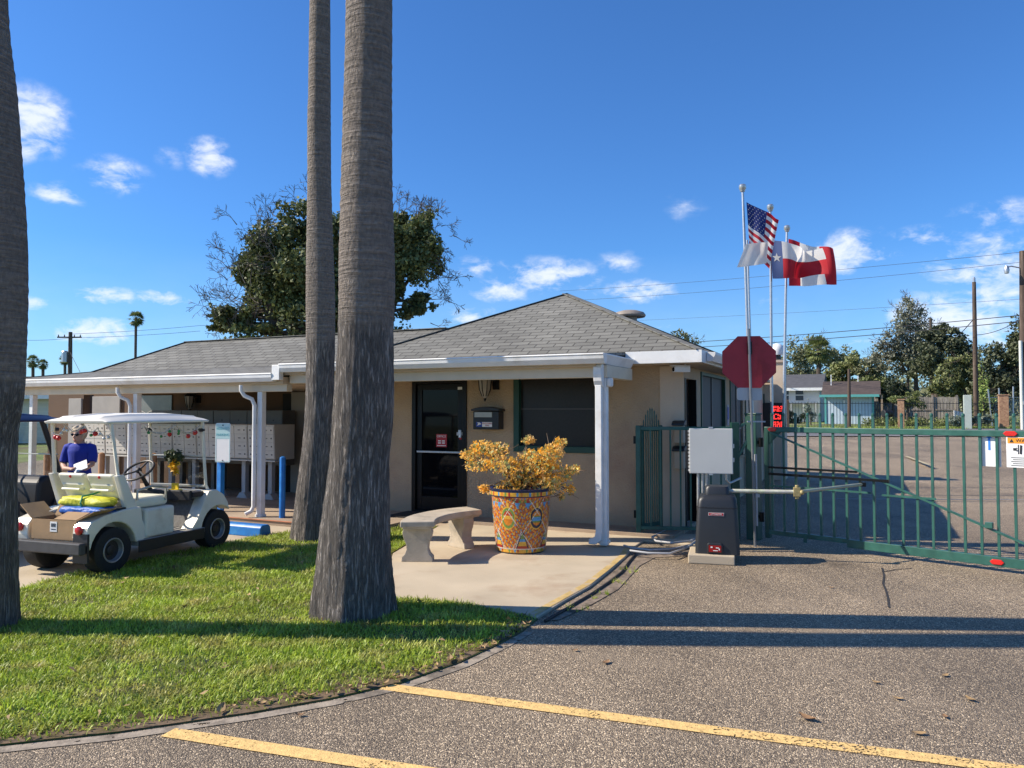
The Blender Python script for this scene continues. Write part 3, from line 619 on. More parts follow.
b = B(); b.span(g(293), g(307), BW - .05, BW - .004, .06, 2.02); d3 = b.build('porch_door', M('dim_white_door', (.30, .27, .23), .6, .08, 4), bld, bevel=.006)
b = B(); b.ball((g(296), BW - .08, .98), .032, 12, 8); b.ball((g(296), BW - .075, 1.18), .026, 12, 8); b.build('door_handle', galv, d3, smooth=True)
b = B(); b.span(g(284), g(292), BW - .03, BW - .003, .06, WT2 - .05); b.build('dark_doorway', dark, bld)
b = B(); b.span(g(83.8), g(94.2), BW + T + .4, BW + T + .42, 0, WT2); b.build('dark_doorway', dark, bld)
# glazed panel with a pale drawing beside the doors
p0, p1 = g(139), g(173)
b = B(); b.span(p0, p1, BW - .03, BW - .003, 1.2, WT2 - .05); pan = b.build('glazed_panel', M('grey_glazing', (.17, .18, .18), .15, .15, 3), bld)
b = B(); b.tube([(p0 + .1 + .06*i, BW - .034, 1.50 + .05*sin(i*1.7) + .03*sin(i*.6)) for i in range(int((p1-p0-.2)/.06))], .012, 5); b.tube([(p0 + .14 + .06*i, BW - .034, 1.62 + .03*cos(i*1.3)) for i in range(int((p1-p0-.3)/.06))], .009, 5); b.build('window_drawing', M('chalk_white', (.5, .5, .48), .8, .1), pan)
# rear wing on the right side
RW0, RW1, RWA = 9.9, 10.5, 1.08
b = B(); b.span(AW - T, AW - .002, SW, RW0, 0, 2.3); b.span(-3.5, RWA, RW0, RW1, 0, 2.78); b.build('rear_wing_wall', pinkst, bld)
b = B(); b.span(-3.55, RWA + .04, RW0 - .04, RW1 + .04, 2.782, 2.84); b.span(-3.5, AW + .2, SW + .35, RW0 - .05, 2.305, 2.36); b.build('rear_wing_roof', M('flat_roof_edge', (.42, .34, .27), .8, .1), bld)
rx0 = la(757, RW0 - .02)
b = B(); b.span(max(rx0, AW + .03), la(763, RW0 - .02), RW0 - .025, RW0 - .004, 1.15, 2.05); b.build('rear_window', M('greenish_glass', (.06, .085, .075), .25, .2), bld)
b = B(); b.span(AL, AL + T, BW + T, BB - .3, 0, WT); b.span(AL + T, AW - T, BB - .46, BB - .3, 0, WT); b.build('rear_wall', stucco, bld)
# posts with brackets and downspouts
def post(a, z_top, spout=True, corb=False):
    b = B(); b.span(a - .046, a + .046, -.046, .046, FZ - .02, z_top); p = b.build('porch_post', wht, bld, bevel=.006)
    b = B(); b.span(a - .058, a + .058, -.058, .058, FZ, FZ + .04); b.build('post_foot', wht, p, bevel=.004)
    if spout:
        x = a - .06
        b = B(); pts = [(x - .16, -.20, z_top + .10), (x - .16, -.20, z_top + .02), (x - .12, -.17, z_top - .06), (x - .03, -.11, z_top - .11), (x, -.085, z_top - .20), (x, -.085, 1.0), (x, -.085, FZ + .16), (x - .02, -.11, FZ + .09), (x - .07, -.18, FZ + .05)]
        b.tube(pts, .031, 12); b.build('downspout', wht, p, smooth=True)
    return p
s_ = -la(262, 0)/2
p4 = post(0, E1 - .287, False)
b = B(); x = -.02
prof = [(-.13, E1 - .13), (-.16, E1 - .17), (-.165, E1 - .25), (-.15, E1 - .33), (-.115, E1 - .39), (-.075, E1 - .41), (-.06, E1 - .36), (-.06, E1 - .13)]
b.prism(prof, x - .06, x + .045, 'yz'); b.span(x - .05, x + .03, -.125, -.06, FZ + .14, E1 - .38); b.build('downspout', wht, p4, bevel=.006)
b = B(); b.prism([(x - .05, FZ + .15), (x + .03, FZ + .15), (x + .02, FZ + .05), (x - .05, FZ + .0), (x - .14, FZ + .0), (x - .13, FZ + .06), (x - .06, FZ + .09)], -.13, -.058, 'xz'); b.build('downspout_shoe', wht, p4, bevel=.006)
b = B(); b.span(.047, .11, -.05, .05, E1 - .40, E1 - .29); b.build('post_bracket', wht, p4, bevel=.02)
for i in (2, 3, 4): post(-s_*i, E2 - .272, i != 4)
# ---- fittings that hang on the walls: things of their own
def at(a, b_, z): return W(a, b_, z)
wm_ = thing('wall_mailbox', 'black wall mailbox with a white and blue postal sticker between the door and the window', 'mailbox', at(la(491, WB), WB, 1.38), -TH)
b = B(); b.box((0, -.09, .13), (.43, .17, .27)); b.build('mailbox_body', M('black_enamel', (.018, .018, .02), .35, .1), wm_, bevel=.01)
b = B(); b.prism([(-.24, .27), (.24, .27), (.235, .30), (.12, .325), (0, .335), (-.12, .325), (-.235, .30)], -.20, -.0, 'xz'); b.build('mailbox_lid', M('black_enamel', (0, 0, 0)), wm_, bevel=.006)
b = B(); b.box((-.04, -.178, .215), (.29, .006, .075)); b.build('mail_slot', M('slot_silver', (.42, .42, .38), .35, .1, metal=.3), wm_)
b = B(); b.box((.025, -.177, .07), (.165, .004, .072)); st = b.build('mailbox_sticker', swhite, wm_)
text('OUTGOING', .03, signred, st, (.03, -.181, .084), (pi/2, 0, 0)); text('MAIL', .03, signred, st, (.03, -.181, .054), (pi/2, 0, 0))
b = B(); b.box((-.11, -.177, .07), (.10, .004, .072)); st = b.build('postal_emblem', signblue, wm_)
b = B(); b.prism([(-.145, .05), (-.07, .075), (-.10, .10), (-.145, .098), (-.12, .082)], -.182, -.180, 'xz'); b.build('eagle_head', swhite, st)
def lantern(a, b_, z, label):
    t = thing('wall_lantern', label, 'wall lamp', at(a, b_, z), -TH, 'lanterns on the porch walls')
    b = B(); b.box((.13, -.02, .12), (.10, .04, .16)); b.beam((.13, -.03, .17), (0, -.13, .20), .025); b.build('lantern_bracket', dframe, t, bevel=.005)
    b = B(); b.lathe([(.02, -.09), (.045, -.06), (.085, .04), (.10, .17), (.10, .18)], 8, (0, -.13, 0)); b.build('lantern_glass', M('frosted_glass', (.32, .30, .26), .3, .06), t)
    b = B(); b.lathe([(.125, .18), (.12, .20), (.06, .245), (.015, .26)], 8, (0, -.13, 0)); b.lathe([(.006, -.14), (.018, -.115), (.022, -.09)], 8, (0, -.13, 0))
    for k in range(8):
        c, s = cos(2*pi*k/8), sin(2*pi*k/8); b.beam((.045*c, -.13+.045*s, -.06), (.088*c, -.13+.088*s, .04), .010); b.beam((.088*c, -.13+.088*s, .04), (.103*c, -.13+.103*s, .18), .010)
    b.build('lantern_cage', dframe, t)
lantern(la(485, WB - .13), WB, 1.93, 'bell shaped glass lantern under the eave above the black wall mailbox')
lantern(la(190, BW - .13), BW, 1.78, 'small dark lantern on the brown wall above the cluster mailboxes')
t = thing('security_camera', 'small white security camera under the corner of the eave', 'camera', at(.66, WB - .22, EM - .19), -TH - .9)
b = B(); b.box((0, 0, -.05), (.085, .22, .075)); b.box((0, -.02, -.004), (.10, .26, .012)); b.build('camera_body', wht, t, bevel=.012)
b = B(); b.lathe([(.03, -.008), (.03, .004)], 16, (0, -.112, -.05), Matrix.Rotation(pi/2, 3, 'X')); b.build('camera_lens', dglass, t)
b = B(); b.tube([(0, .05, .0), (0, .07, .06), (0, .12, .07)], .014, 8); b.build('camera_mount', wht, t)
for z, lab in ((1.40, 'upper beige wall box with a black cap by the side gate'), (1.06, 'lower beige wall box with a black cap by the side gate')):
    t = thing('wall_box', lab, 'wall box', at(AW - .02, WB - .025, z), -TH, 'beige boxes on the corner pilaster')
    b = B(); b.span(-.065, .065, -.14, 0, -.18, .06); b.build('box_body', M('beige_box', (.50, .40, .28), .6, .08), t, bevel=.012)
    b = B(); b.prism([(-.17, .055), (-.165, .085), (-.10, .12), (0, .125), (0, .055)], -.085, .085, 'yz'); b.build('box_cap', black, t, bevel=.01)
t = thing('notice_plate', 'small blue and grey plate on the wall between the two side windows', 'sign', at(AW + .004, lb(727, AW), 1.58), -TH)
b = B(); b.box((.006, 0, 0), (.01, .16, .36)); b.build('plate', M('plate_grey', (.32, .34, .38), .4, .05), t, bevel=.002)
b = B(); b.box((.0135, 0, .03), (.003, .13, .22)); b.build('blue_panel', signblue, t)
t = thing('led_sign', 'dark board with lines of glowing red letters on the rear wing corner', 'sign', at(la(774, RW0 - .1), RW0 - .08, 1.52), -TH)
b = B(); b.box((0, 0, 0), (.50, .10, .64)); b.build('sign_case', black, t, bevel=.01)
led = M('red_led', (.3, .01, .01), .5, 0, emit=(1, .035, .03), estr=1.5)
random.seed(3)
for r, z in enumerate((.18, .0, -.18)):
    b = B()
    x = -.02 + (.02 if r == 1 else 0)
    for k in range(3 if r != 1 else 2):
        x0 = x + k*.085
        for c in range(3):
            for q in range(5):
                if random.random() < .78: b.box((x0 + c*.024, -.054, z - .05 + q*.026), (.021, .006, .022))
    b.build('led_row', led, t)

t = thing('corner_lamp', 'white dome lamp on top of the rear wing corner above the red letters', 'lamp', at(la(777, RW0), RW0 + .1, 2.84), -TH)
b = B(); b.lathe([(.09, 0), (.09, .10), (.07, .12)], 16); b.build('lamp_base', black, t)
b = B(); b.lathe([(.15, .12), (.17, .22), (.15, .32), (.08, .38), (.01, .40)], 20); b.build('lamp_dome', M('opal_white', (.78, .78, .76), .3, .03), t, smooth=True)
# ================================================================== palms
def bark(name, zsplit, up_col, lo_col):
    m, N, L, bs = nodes_of(name)
    tc = N.new('ShaderNodeTexCoord'); sp = N.new('ShaderNodeSeparateXYZ'); L.new(tc.outputs['Object'], sp.inputs[0])
    def noise(sc, st, det=6, ro=.6):
        mp = N.new('ShaderNodeMapping'); mp.inputs['Scale'].default_value = st; L.new(tc.outputs['Object'], mp.inputs[0])
        z = N.new('ShaderNodeTexNoise'); z.inputs['Scale'].default_value = sc; z.inputs['Detail'].default_value = det; z.inputs['Roughness'].default_value = ro; L.new(mp.outputs[0], z.inputs[0]); return z.outputs['Fac']
    fis = noise(12, (5.2, 5.2, .42), 8, .72); rings = noise(5, (.6, .6, 9)); blot = noise(2.2, (1, 1, .6)); fine = noise(40, (1, 1, .6), 4); fis2 = noise(7, (2.2, 2.2, .35), 5)
    def mr(v, a, b_, c, d, sm=False):
        r = N.new('ShaderNodeMapRange'); r.inputs['From Min'].default_value = a; r.inputs['From Max'].default_value = b_; r.inputs['To Min'].default_value = c; r.inputs['To Max'].default_value = d; L.new(v, r.inputs['Value']); return r.outputs[0]
    def ma(op, a, b_):
        n = N.new('ShaderNodeMath'); n.operation = op
        for i, v in enumerate((a, b_)):
            if isinstance(v, (int, float)): n.inputs[i].default_value = v
            else: L.new(v, n.inputs[i])
        return n.outputs[0]
    hsel = mr(ma('ADD', sp.outputs[2], mr(blot, .3, .7, -.25, .25)), zsplit - .12, zsplit + .12, 0, 1)
    lo = ma('MULTIPLY', mr(fis, .42, .57, .46, 1.1), mr(fis2, .38, .62, .72, 1.15)); hi = ma('MULTIPLY', mr(rings, .38, .62, .72, 1.12), mr(fine, .3, .7, .7, 1.2))
    mxf = N.new('ShaderNodeMix'); L.new(hsel, mxf.inputs[0]); L.new(lo, mxf.inputs[2]); L.new(hi, mxf.inputs[3])
    mc = N.new('ShaderNodeMix'); mc.data_type = 'RGBA'; L.new(hsel, mc.inputs[0]); mc.inputs[6].default_value = (*lo_col, 1); mc.inputs[7].default_value = (*up_col, 1)
    pale = N.new('ShaderNodeMix'); pale.data_type = 'RGBA'; L.new(mr(blot, .56, .72, 0, .55), pale.inputs[0]); L.new(mc.outputs[2], pale.inputs[6]); pale.inputs[7].default_value = (.30, .275, .245, 1)
    sc = N.new('ShaderNodeVectorMath'); sc.operation = 'SCALE'; L.new(pale.outputs[2], sc.inputs[0]); L.new(mxf.outputs[0], sc.inputs['Scale']); L.new(sc.outputs[0], bs.inputs['Base Color'])
    bs.inputs['Roughness'].default_value = .95; bs.inputs['Specular IOR Level'].default_value = .2
    bp = N.new('ShaderNodeBump'); bp.inputs['Strength'].default_value = .9; bp.inputs['Distance'].default_value = .035; L.new(mxf.outputs[0], bp.inputs['Height']); L.new(bp.outputs[0], bs.inputs['Normal'])
    return m
def palm(prof, Y0, lean, zs, label, base_z=.0, ztop=11.5, seed=1, dark=1.):
    rng = np.random.default_rng(seed); pts = []
    for (py, xl, xr) in prof:
        Y = Y0
        for _ in range(4): Y = Y0 - lean*max(dp(512, py, Y).z, 0)
        l, r = dp(xl, py, Y), dp(xr, py, Y); pts.append(((l.x + r.x)/2, Y, l.z, (r.x - l.x)/2*.995))
    pts.sort(key=lambda p: p[2]); z = [p[2] for p in pts]
    if pts[0][2] > base_z - .1: pts.insert(0, (pts[0][0], Y0, base_z - .12, pts[0][3]*1.05))
    last = pts[-1]; dx = (pts[-1][0] - pts[-3][0])/(pts[-1][2] - pts[-3][2])
    pts.append((last[0] + dx*.4*(ztop-last[2]), Y0 - lean*last[2] - lean*.3*(ztop-last[2]), ztop, last[3]*.86))
    A = np.array(pts); base = Vector((A[1][0], Y0, base_z))
    t = thing('palm_tree', label, 'palm tree', base, 0)
    seg, zz = 72, np.concatenate([np.arange(base_z - .12, 5.6, .045), np.arange(5.6, ztop, .3)])
    cx, cy, rr = (np.interp(zz, A[:, 2], A[:, k]) for k in (0, 1, 3))
    # smooth the radius profile
    ker = np.ones(7)/7; rr[3:-3] = np.convolve(rr, ker, 'valid'); cx[3:-3] = np.convolve(cx, ker, 'valid')
    th = np.arange(seg)/seg*2*pi; ph = rng.random(6)*6
    V = []
    for i, zv in enumerate(zz):
        k = np.clip((zs + .2 - zv)/.5, 0, 1)
        lump = .018*np.sin(3*th + ph[0] + zv*.8) + .012*np.sin(5*th + ph[1] - zv*1.3) + .010*np.sin(2*th + ph[2] + zv*2.1)
        fl = np.clip((.5 - (zv-base_z))/.5, 0, 1)
        root = fl*(.05*np.sin(7*th + ph[3]) + .03*np.sin(12*th + ph[4]))
        fiss = k*(.012*np.sin(23*th + ph[5] + .8*np.sin(zv*2.2)) + .012*rng.normal(size=seg)*.7)
        ring = (1-k)*(.012*sin(zv*62 + sin(zv*9)) + .008*rng.normal(size=seg)*.5)
        r = rr[i]*(1 + lump + root + fiss + ring)
        V += list(np.stack([cx[i] + r*np.cos(th) - base.x, cy[i] + r*np.sin(th)*.96 - base.y, np.full(seg, zv - base.z)], 1))
    n = len(zz); Fc = [(i*seg + j, i*seg + (j+1) % seg, (i+1)*seg + (j+1) % seg, (i+1)*seg + j) for i in range(n-1) for j in range(seg)]
    o = arr_mesh('trunk', V, Fc, bark('palm_bark_%d' % seed, zs - base_z, tuple(c*dark for c in (.25, .215, .185)), tuple(c*dark for c in (.275, .245, .218))), t)
    o.data.polygons.foreach_set('use_smooth', np.ones(len(Fc), bool))
    # crown of fan fronds high above
    top = Vector((cx[-1] - base.x, cy[-1] - base.y, ztop - base.z)); b = B(); b.mi = 0
    for k in range(34):
        az, el = k*2.4, radians(75 - 125*(k/34)); d = Vector((cos(az)*cos(el), sin(az)*cos(el), sin(el))); s = d.cross(Vector((0, 0, 1))).normalized(); u = s.cross(d)
        c = top + d*.9; b.tube([top, top + d*.5, c], .015, 4, False)
        for j in range(11):
            a = radians(-75 + 15*j); e = c + (d*cos(a) + s*sin(a))*.85 - Vector((0, 0, .25*abs(sin(a)) + .12)); w = s*.045*cos(a) - d*.045*sin(a)
            b.poly([c - w*.3, c + (e-c)*.5 - w, e, c + (e-c)*.5 + w])
    b.build('crown', M('palm_frond', (.06, .085, .025), .5, .2, 3, trans=.2), t)
    return t
palm([(0,347,392.5),(60,346,392.5),(123,343.5,392.8),(180,341.5,393),(258,339,395),(300,339,395),(320,338.5,393),(340,338.6,392.5),(379,335.5,392.8),(418,333,392.5),(437,331.5,390.5),(457,330.5,387.5),(496,325,388.6),(535,319,389.5),(574,314.5,391),(600,310.5,393),(612,309.5,394)], 6.28, .0785, 2.35, 'thick grey palm trunk in the lawn left of the curved stone bench', .03, seed=11)
palm([(0,310,330),(60,309,330),(123,307.5,330.5),(180,307.5,331),(258,306.5,333.5),(302,306.5,335),(340,306.8,335),(392,306.5,334),(418,305.2,335),(444,303,335),(470,299.5,335),(496,296,334),(522,293,334),(532,291.5,334)], 9.9, .06, 2.6, 'slender palm trunk standing just behind and left of the thickest one', .03, seed=12)
palm([(0,-46,4),(41,-45,6.5),(82,-43,12),(164,-38,18.5),(246,-33,24),(300,-32,24.5),(380,-32,21.5),(400,-33,20),(420,-36,15.5),(436,-38,12.5),(500,-41,12),(560,-44,12.5),(600,-47,13.5),(625,-50,14)], 5.85, .058, 1.9, 'palm trunk cut off by the left edge of the picture', .03, seed=13)
# ================================================================== curved bench
C0 = Vector((.17, 8.34, .022))
t = thing('stone_bench', 'curved pale concrete bench on the patio beside the patterned pot', 'bench', (C0.x - 1.19*cos(radians(27)), C0.y + 1.19*sin(radians(27)), .022))
off = C0 - Vector(t.location); off.z = 0
def arcpts(r, a0, a1, n): return [(off.x + r*cos(radians(a0 + (a1-a0)*i/n)), off.y + r*sin(radians(a0 + (a1-a0)*i/n))) for i in range(n+1)]
b = B(); b.prism(arcpts(1.0, 187, 122, 26) + arcpts(1.37, 122, 187, 26), .385, .45, 'xy'); b.build('seat', conc, t, bevel=.014, seg=3)
b = B(); b.prism(arcpts(1.03, 186, 123, 26) + arcpts(1.34, 123, 186, 26), .365, .387, 'xy'); b.build('seat_underside', conc, t, bevel=.006)
for ang in (177.5, 131):
    c, s = cos(radians(ang)), sin(radians(ang)); R = Matrix(((c, -s, 0), (s, c, 0), (0, 0, 1)))
    prof = [(-.17, 0), (-.165, .05), (-.135, .08), (-.115, .13), (-.12, .19), (-.145, .25), (-.16, .31), (-.15, .352), (-.165, .364)]
    poly = prof + [(-x, z) for x, z in prof[::-1]]
    b = B(); b.prism(poly, -.075, .075, 'xz')
    for v in b.bm.verts: v.co = R @ v.co + Vector((off.x + 1.195*c, off.y + 1.195*s, 0))
    b.build('leg', conc, t, bevel=.012, seg=3)
# ================================================================== patterned pot with the orange bougainvillea
def talavera():
    m, N, L, bs = nodes_of('glazed_pattern'); a = N.new('ShaderNodeVertexColor'); a.layer_name = 'glaze'
    tc = N.new('ShaderNodeTexCoord'); nz = N.new('ShaderNodeTexNoise'); nz.inputs['Scale'].default_value = 45; L.new(tc.outputs['Object'], nz.inputs[0])
    r = N.new('ShaderNodeMapRange'); r.inputs['From Min'].default_value = .3; r.inputs['From Max'].default_value = .7; r.inputs['To Min'].default_value = .78; r.inputs['To Max'].default_value = 1.15; L.new(nz.outputs['Fac'], r.inputs['Value'])
    s = N.new('ShaderNodeVectorMath'); s.operation = 'SCALE'; L.new(a.outputs['Color'], s.inputs[0]); L.new(r.outputs[0], s.inputs['Scale']); L.new(s.outputs[0], bs.inputs['Base Color'])
    bs.inputs['Roughness'].default_value = .28; return m
PC = Vector((.105, 9.02, .022)); pot = thing('flower_pot', 'tall glazed pot painted in orange, yellow, red and blue patterns', 'pot', PC)
O_, Y_, R_, BL, GR, NV, WH, BR = (.60, .20, .022), (.66, .36, .045), (.40, .04, .022), (.08, .28, .50), (.16, .25, .06), (.012, .018, .05), (.60, .52, .42), (.36, .12, .05)
def pat(th, h):                         # th in turns, h in 0..1
    k = 6; u = (th*k) % 1.0; cell = int(th*k) % 2; du = abs(u - .5)
    if h > .955: return NV
    if h > .90: return (Y_, BL, O_, GR, R_)[int(th*48) % 5] if int(th*96) % 2 else Y_
    if h > .875: return NV if h > .886 else R_
    if h < .02: return NV
    if h < .075: return (Y_, GR, O_, BL, R_, Y_)[int(th*54) % 6] if abs((th*54) % 1 - .5) < (h - .01)*7 else Y_
    if h < .088: return WH
    # white lattice between the medallions
    lat = abs(((u + h*1.5) % 1) - .5), abs(((u - h*1.5) % 1) - .5)
    if (lat[0] < .02 or lat[1] < .02) and sin(h*70 + th*200) > -.7: return WH
    # central medallion
    dy = (h - .56)/.155; r = sqrt((du/.27)**2 + dy**2); heart = r - .16*abs(dy)
    if heart < .62:
        if cell == 0: return BL if abs(h - .545) < .028 else (GR if abs(h - .545) < .05 else O_)
        return R_ if h > .6 else (Y_ if h > .55 else O_)
    if heart < .86: return NV if cell == 0 else GR
    if heart < .96: return Y_
    # lower pyramids
    if h < .36:
        e = .5 - du; tri = .34 - e*1.25
        if h < tri: return R_ if h < .135 else (Y_ if h < .20 else (BL if h < .24 else GR))
        if h < tri + .05: return NV
        if h < tri + .09: return WH if cell else BR
    # tulips near the top
    if h > .70:
        e = abs(du - .33); 
        if e < (h - .70)*.9 and h < .80: return BL
        if e < .12 and .80 <= h < .84: return GR if e > .05 else R_
        if du < .13 and h < .80: return BR if du > .05 else Y_
    q = sin(u*38 + h*9)*cos(h*52 - u*11) + .5*sin(h*91 + u*60*((cell*2)-1))
    return Y_ if q > .62 else (O_ if q > .12 else (R_ if q > -.32 else (BR if q > -.7 else (GR if q > -.95 else BL))))
segs, rows = 288, 120; V, Fc, cols = [], [], []
def rad(h):
    r = .285 + .062*h + .010*sin(pi*h)
    if h > .875: r += .022*min(1, (h-.875)/.012)
    if h < .02: r -= .012
    return r
HP = .735
for i in range(rows+1):
    h = i/rows
    for j in range(segs): V.append((rad(h)*cos(2*pi*j/segs), rad(h)*sin(2*pi*j/segs), h*HP))
for i in range(rows):
    for j in range(segs):
        Fc.append((i*segs+j, i*segs+(j+1) % segs, (i+1)*segs+(j+1) % segs, (i+1)*segs+j)); cols.append(pat(((j+.5)/segs + .243) % 1.0, (i+.5)/rows))
o = arr_mesh('pot_body', V, Fc, talavera(), pot); o.data.polygons.foreach_set('use_smooth', np.ones(len(Fc), bool))
ca = o.data.color_attributes.new('glaze', 'FLOAT_COLOR', 'CORNER'); cc = np.ones((len(Fc)*4, 4), np.float32); cc[:, :3] = np.repeat(np.array(cols), 4, 0); ca.data.foreach_set('color', cc.ravel())
b = B()
for (r0, z0), (r1, z1) in (((.369, HP), (.335, HP)), ((.335, HP), (.32, HP - .12))):
    a1 = [b.bm.verts.new((r0*cos(2*pi*k/64), r0*sin(2*pi*k/64), z0)) for k in range(64)]; a2 = [b.bm.verts.new((r1*cos(2*pi*k/64), r1*sin(2*pi*k/64), z1)) for k in range(64)]
    for k in range(64): b._f([a1[k], a1[(k+1) % 64], a2[(k+1) % 64], a2[k]])
b.build('pot_rim', M('cobalt_glaze', (.015, .03, .14), .25, .1), pot, smooth=True)
b = B(); b.lathe([(.325, HP - .12), (.3, HP - .09), (.01, HP - .08)], 40); b.build('potting_soil', M('potting_soil', (.05, .035, .025), .95, .3, 20, .8, 40), pot)
pl = thing('bougainvillea', 'spreading bougainvillea covered in orange bracts growing in the glazed pot', 'plant', PC + Vector((0, 0, HP - .085)))
def bx(px, py, dY=0.): p = dp(px, py, 9.05 + dY) - pl.location; return Vector((p.x, p.y, p.z))
rng = np.random.default_rng(5)
BLOB = [(470,455,.10,.06,.6),(484,449,.16,.09,1.2),(498,452,.13,.10,1.1),(480,465,.15,.07,.8),(505,466,.16,.10,1.1),(524,474,.22,.13,2.4),(545,466,.17,.10,1.7),(552,452,.13,.08,1.2),(560,443,.07,.05,.5),(528,440,.07,.045,.45),(517,487,.22,.10,1.8),(548,484,.16,.10,1.4),(566,474,.10,.08,.6),(575,470,.06,.05,.3),(570,489,.06,.06,.3),(484,489,.06,.04,.3),(500,492,.12,.05,.6),(562,497,.035,.05,.15),(535,458,.18,.10,1.4)]
cl1 = [(*bx(x, y, rng.uniform(-.18, .18)), rx*1.18, rx*1.2, rz*1.2, w) for (x, y, rx, rz, w) in BLOB]
b = B(); root = Vector((0, 0, 0))
for c in cl1:
    e = Vector(c[:3]); m_ = root.lerp(e, .45) + Vector((0, 0, .10 + .05*rng.random())); b.tube([root + Vector((rng.uniform(-.05, .05), rng.uniform(-.05, .05), 0)), root.lerp(m_, .5) + Vector((0, 0, .04)), m_, e], [.014, .011, .008, .004], 5)
    for k in range(4): b.tube([m_.lerp(e, .4 + .15*k), e + Vector(rng.normal(size=3)*.10)], [.005, .002], 4)
b.build('branches', M('bark_twig', (.16, .11, .07), .8, .2, 10), pl)
V, Fc = leaf_cards(cl1, 1500, .040, rng, .35, 0, .75); arr_mesh('leaves', V, Fc, M('pale_leaf', (.40, .42, .15), .5, .2, 5, island=.45, trans=.25), pl)
# bracts: papery threes around small points
n = 2100; V0, _ = leaf_cards(cl1, n, .01, rng, .72); ctr = V0.reshape(-1, 4, 3).mean(1); Vb = []
for c in ctr:
    ax_ = rng.normal(size=3); ax_[1] -= .5; ax_[2] += .5; ax_ /= np.linalg.norm(ax_); t1 = np.cross(ax_, rng.normal(size=3)); t1 /= np.linalg.norm(t1); t2 = np.cross(ax_, t1)
    s = rng.uniform(.014, .027)
    for k in range(3):
        a = 2.094*k; d = t1*cos(a) + t2*sin(a); e = -t1*sin(a) + t2*cos(a)
        Vb += [c, c + d*s*.6 + e*s*.5 + ax_*s*.35, c + d*s*1.15 + ax_*s*.75, c + d*s*.6 - e*s*.5 + ax_*s*.35]
arr_mesh('bracts', Vb, np.arange(len(Vb)).reshape(-1, 4), M('orange_bract', (.97, .54, .06), .5, .12, 4, island=.25, trans=.5, col2=(.95, .68, .28), c2lo=.45, c2hi=.6, c2scale=7), pl)
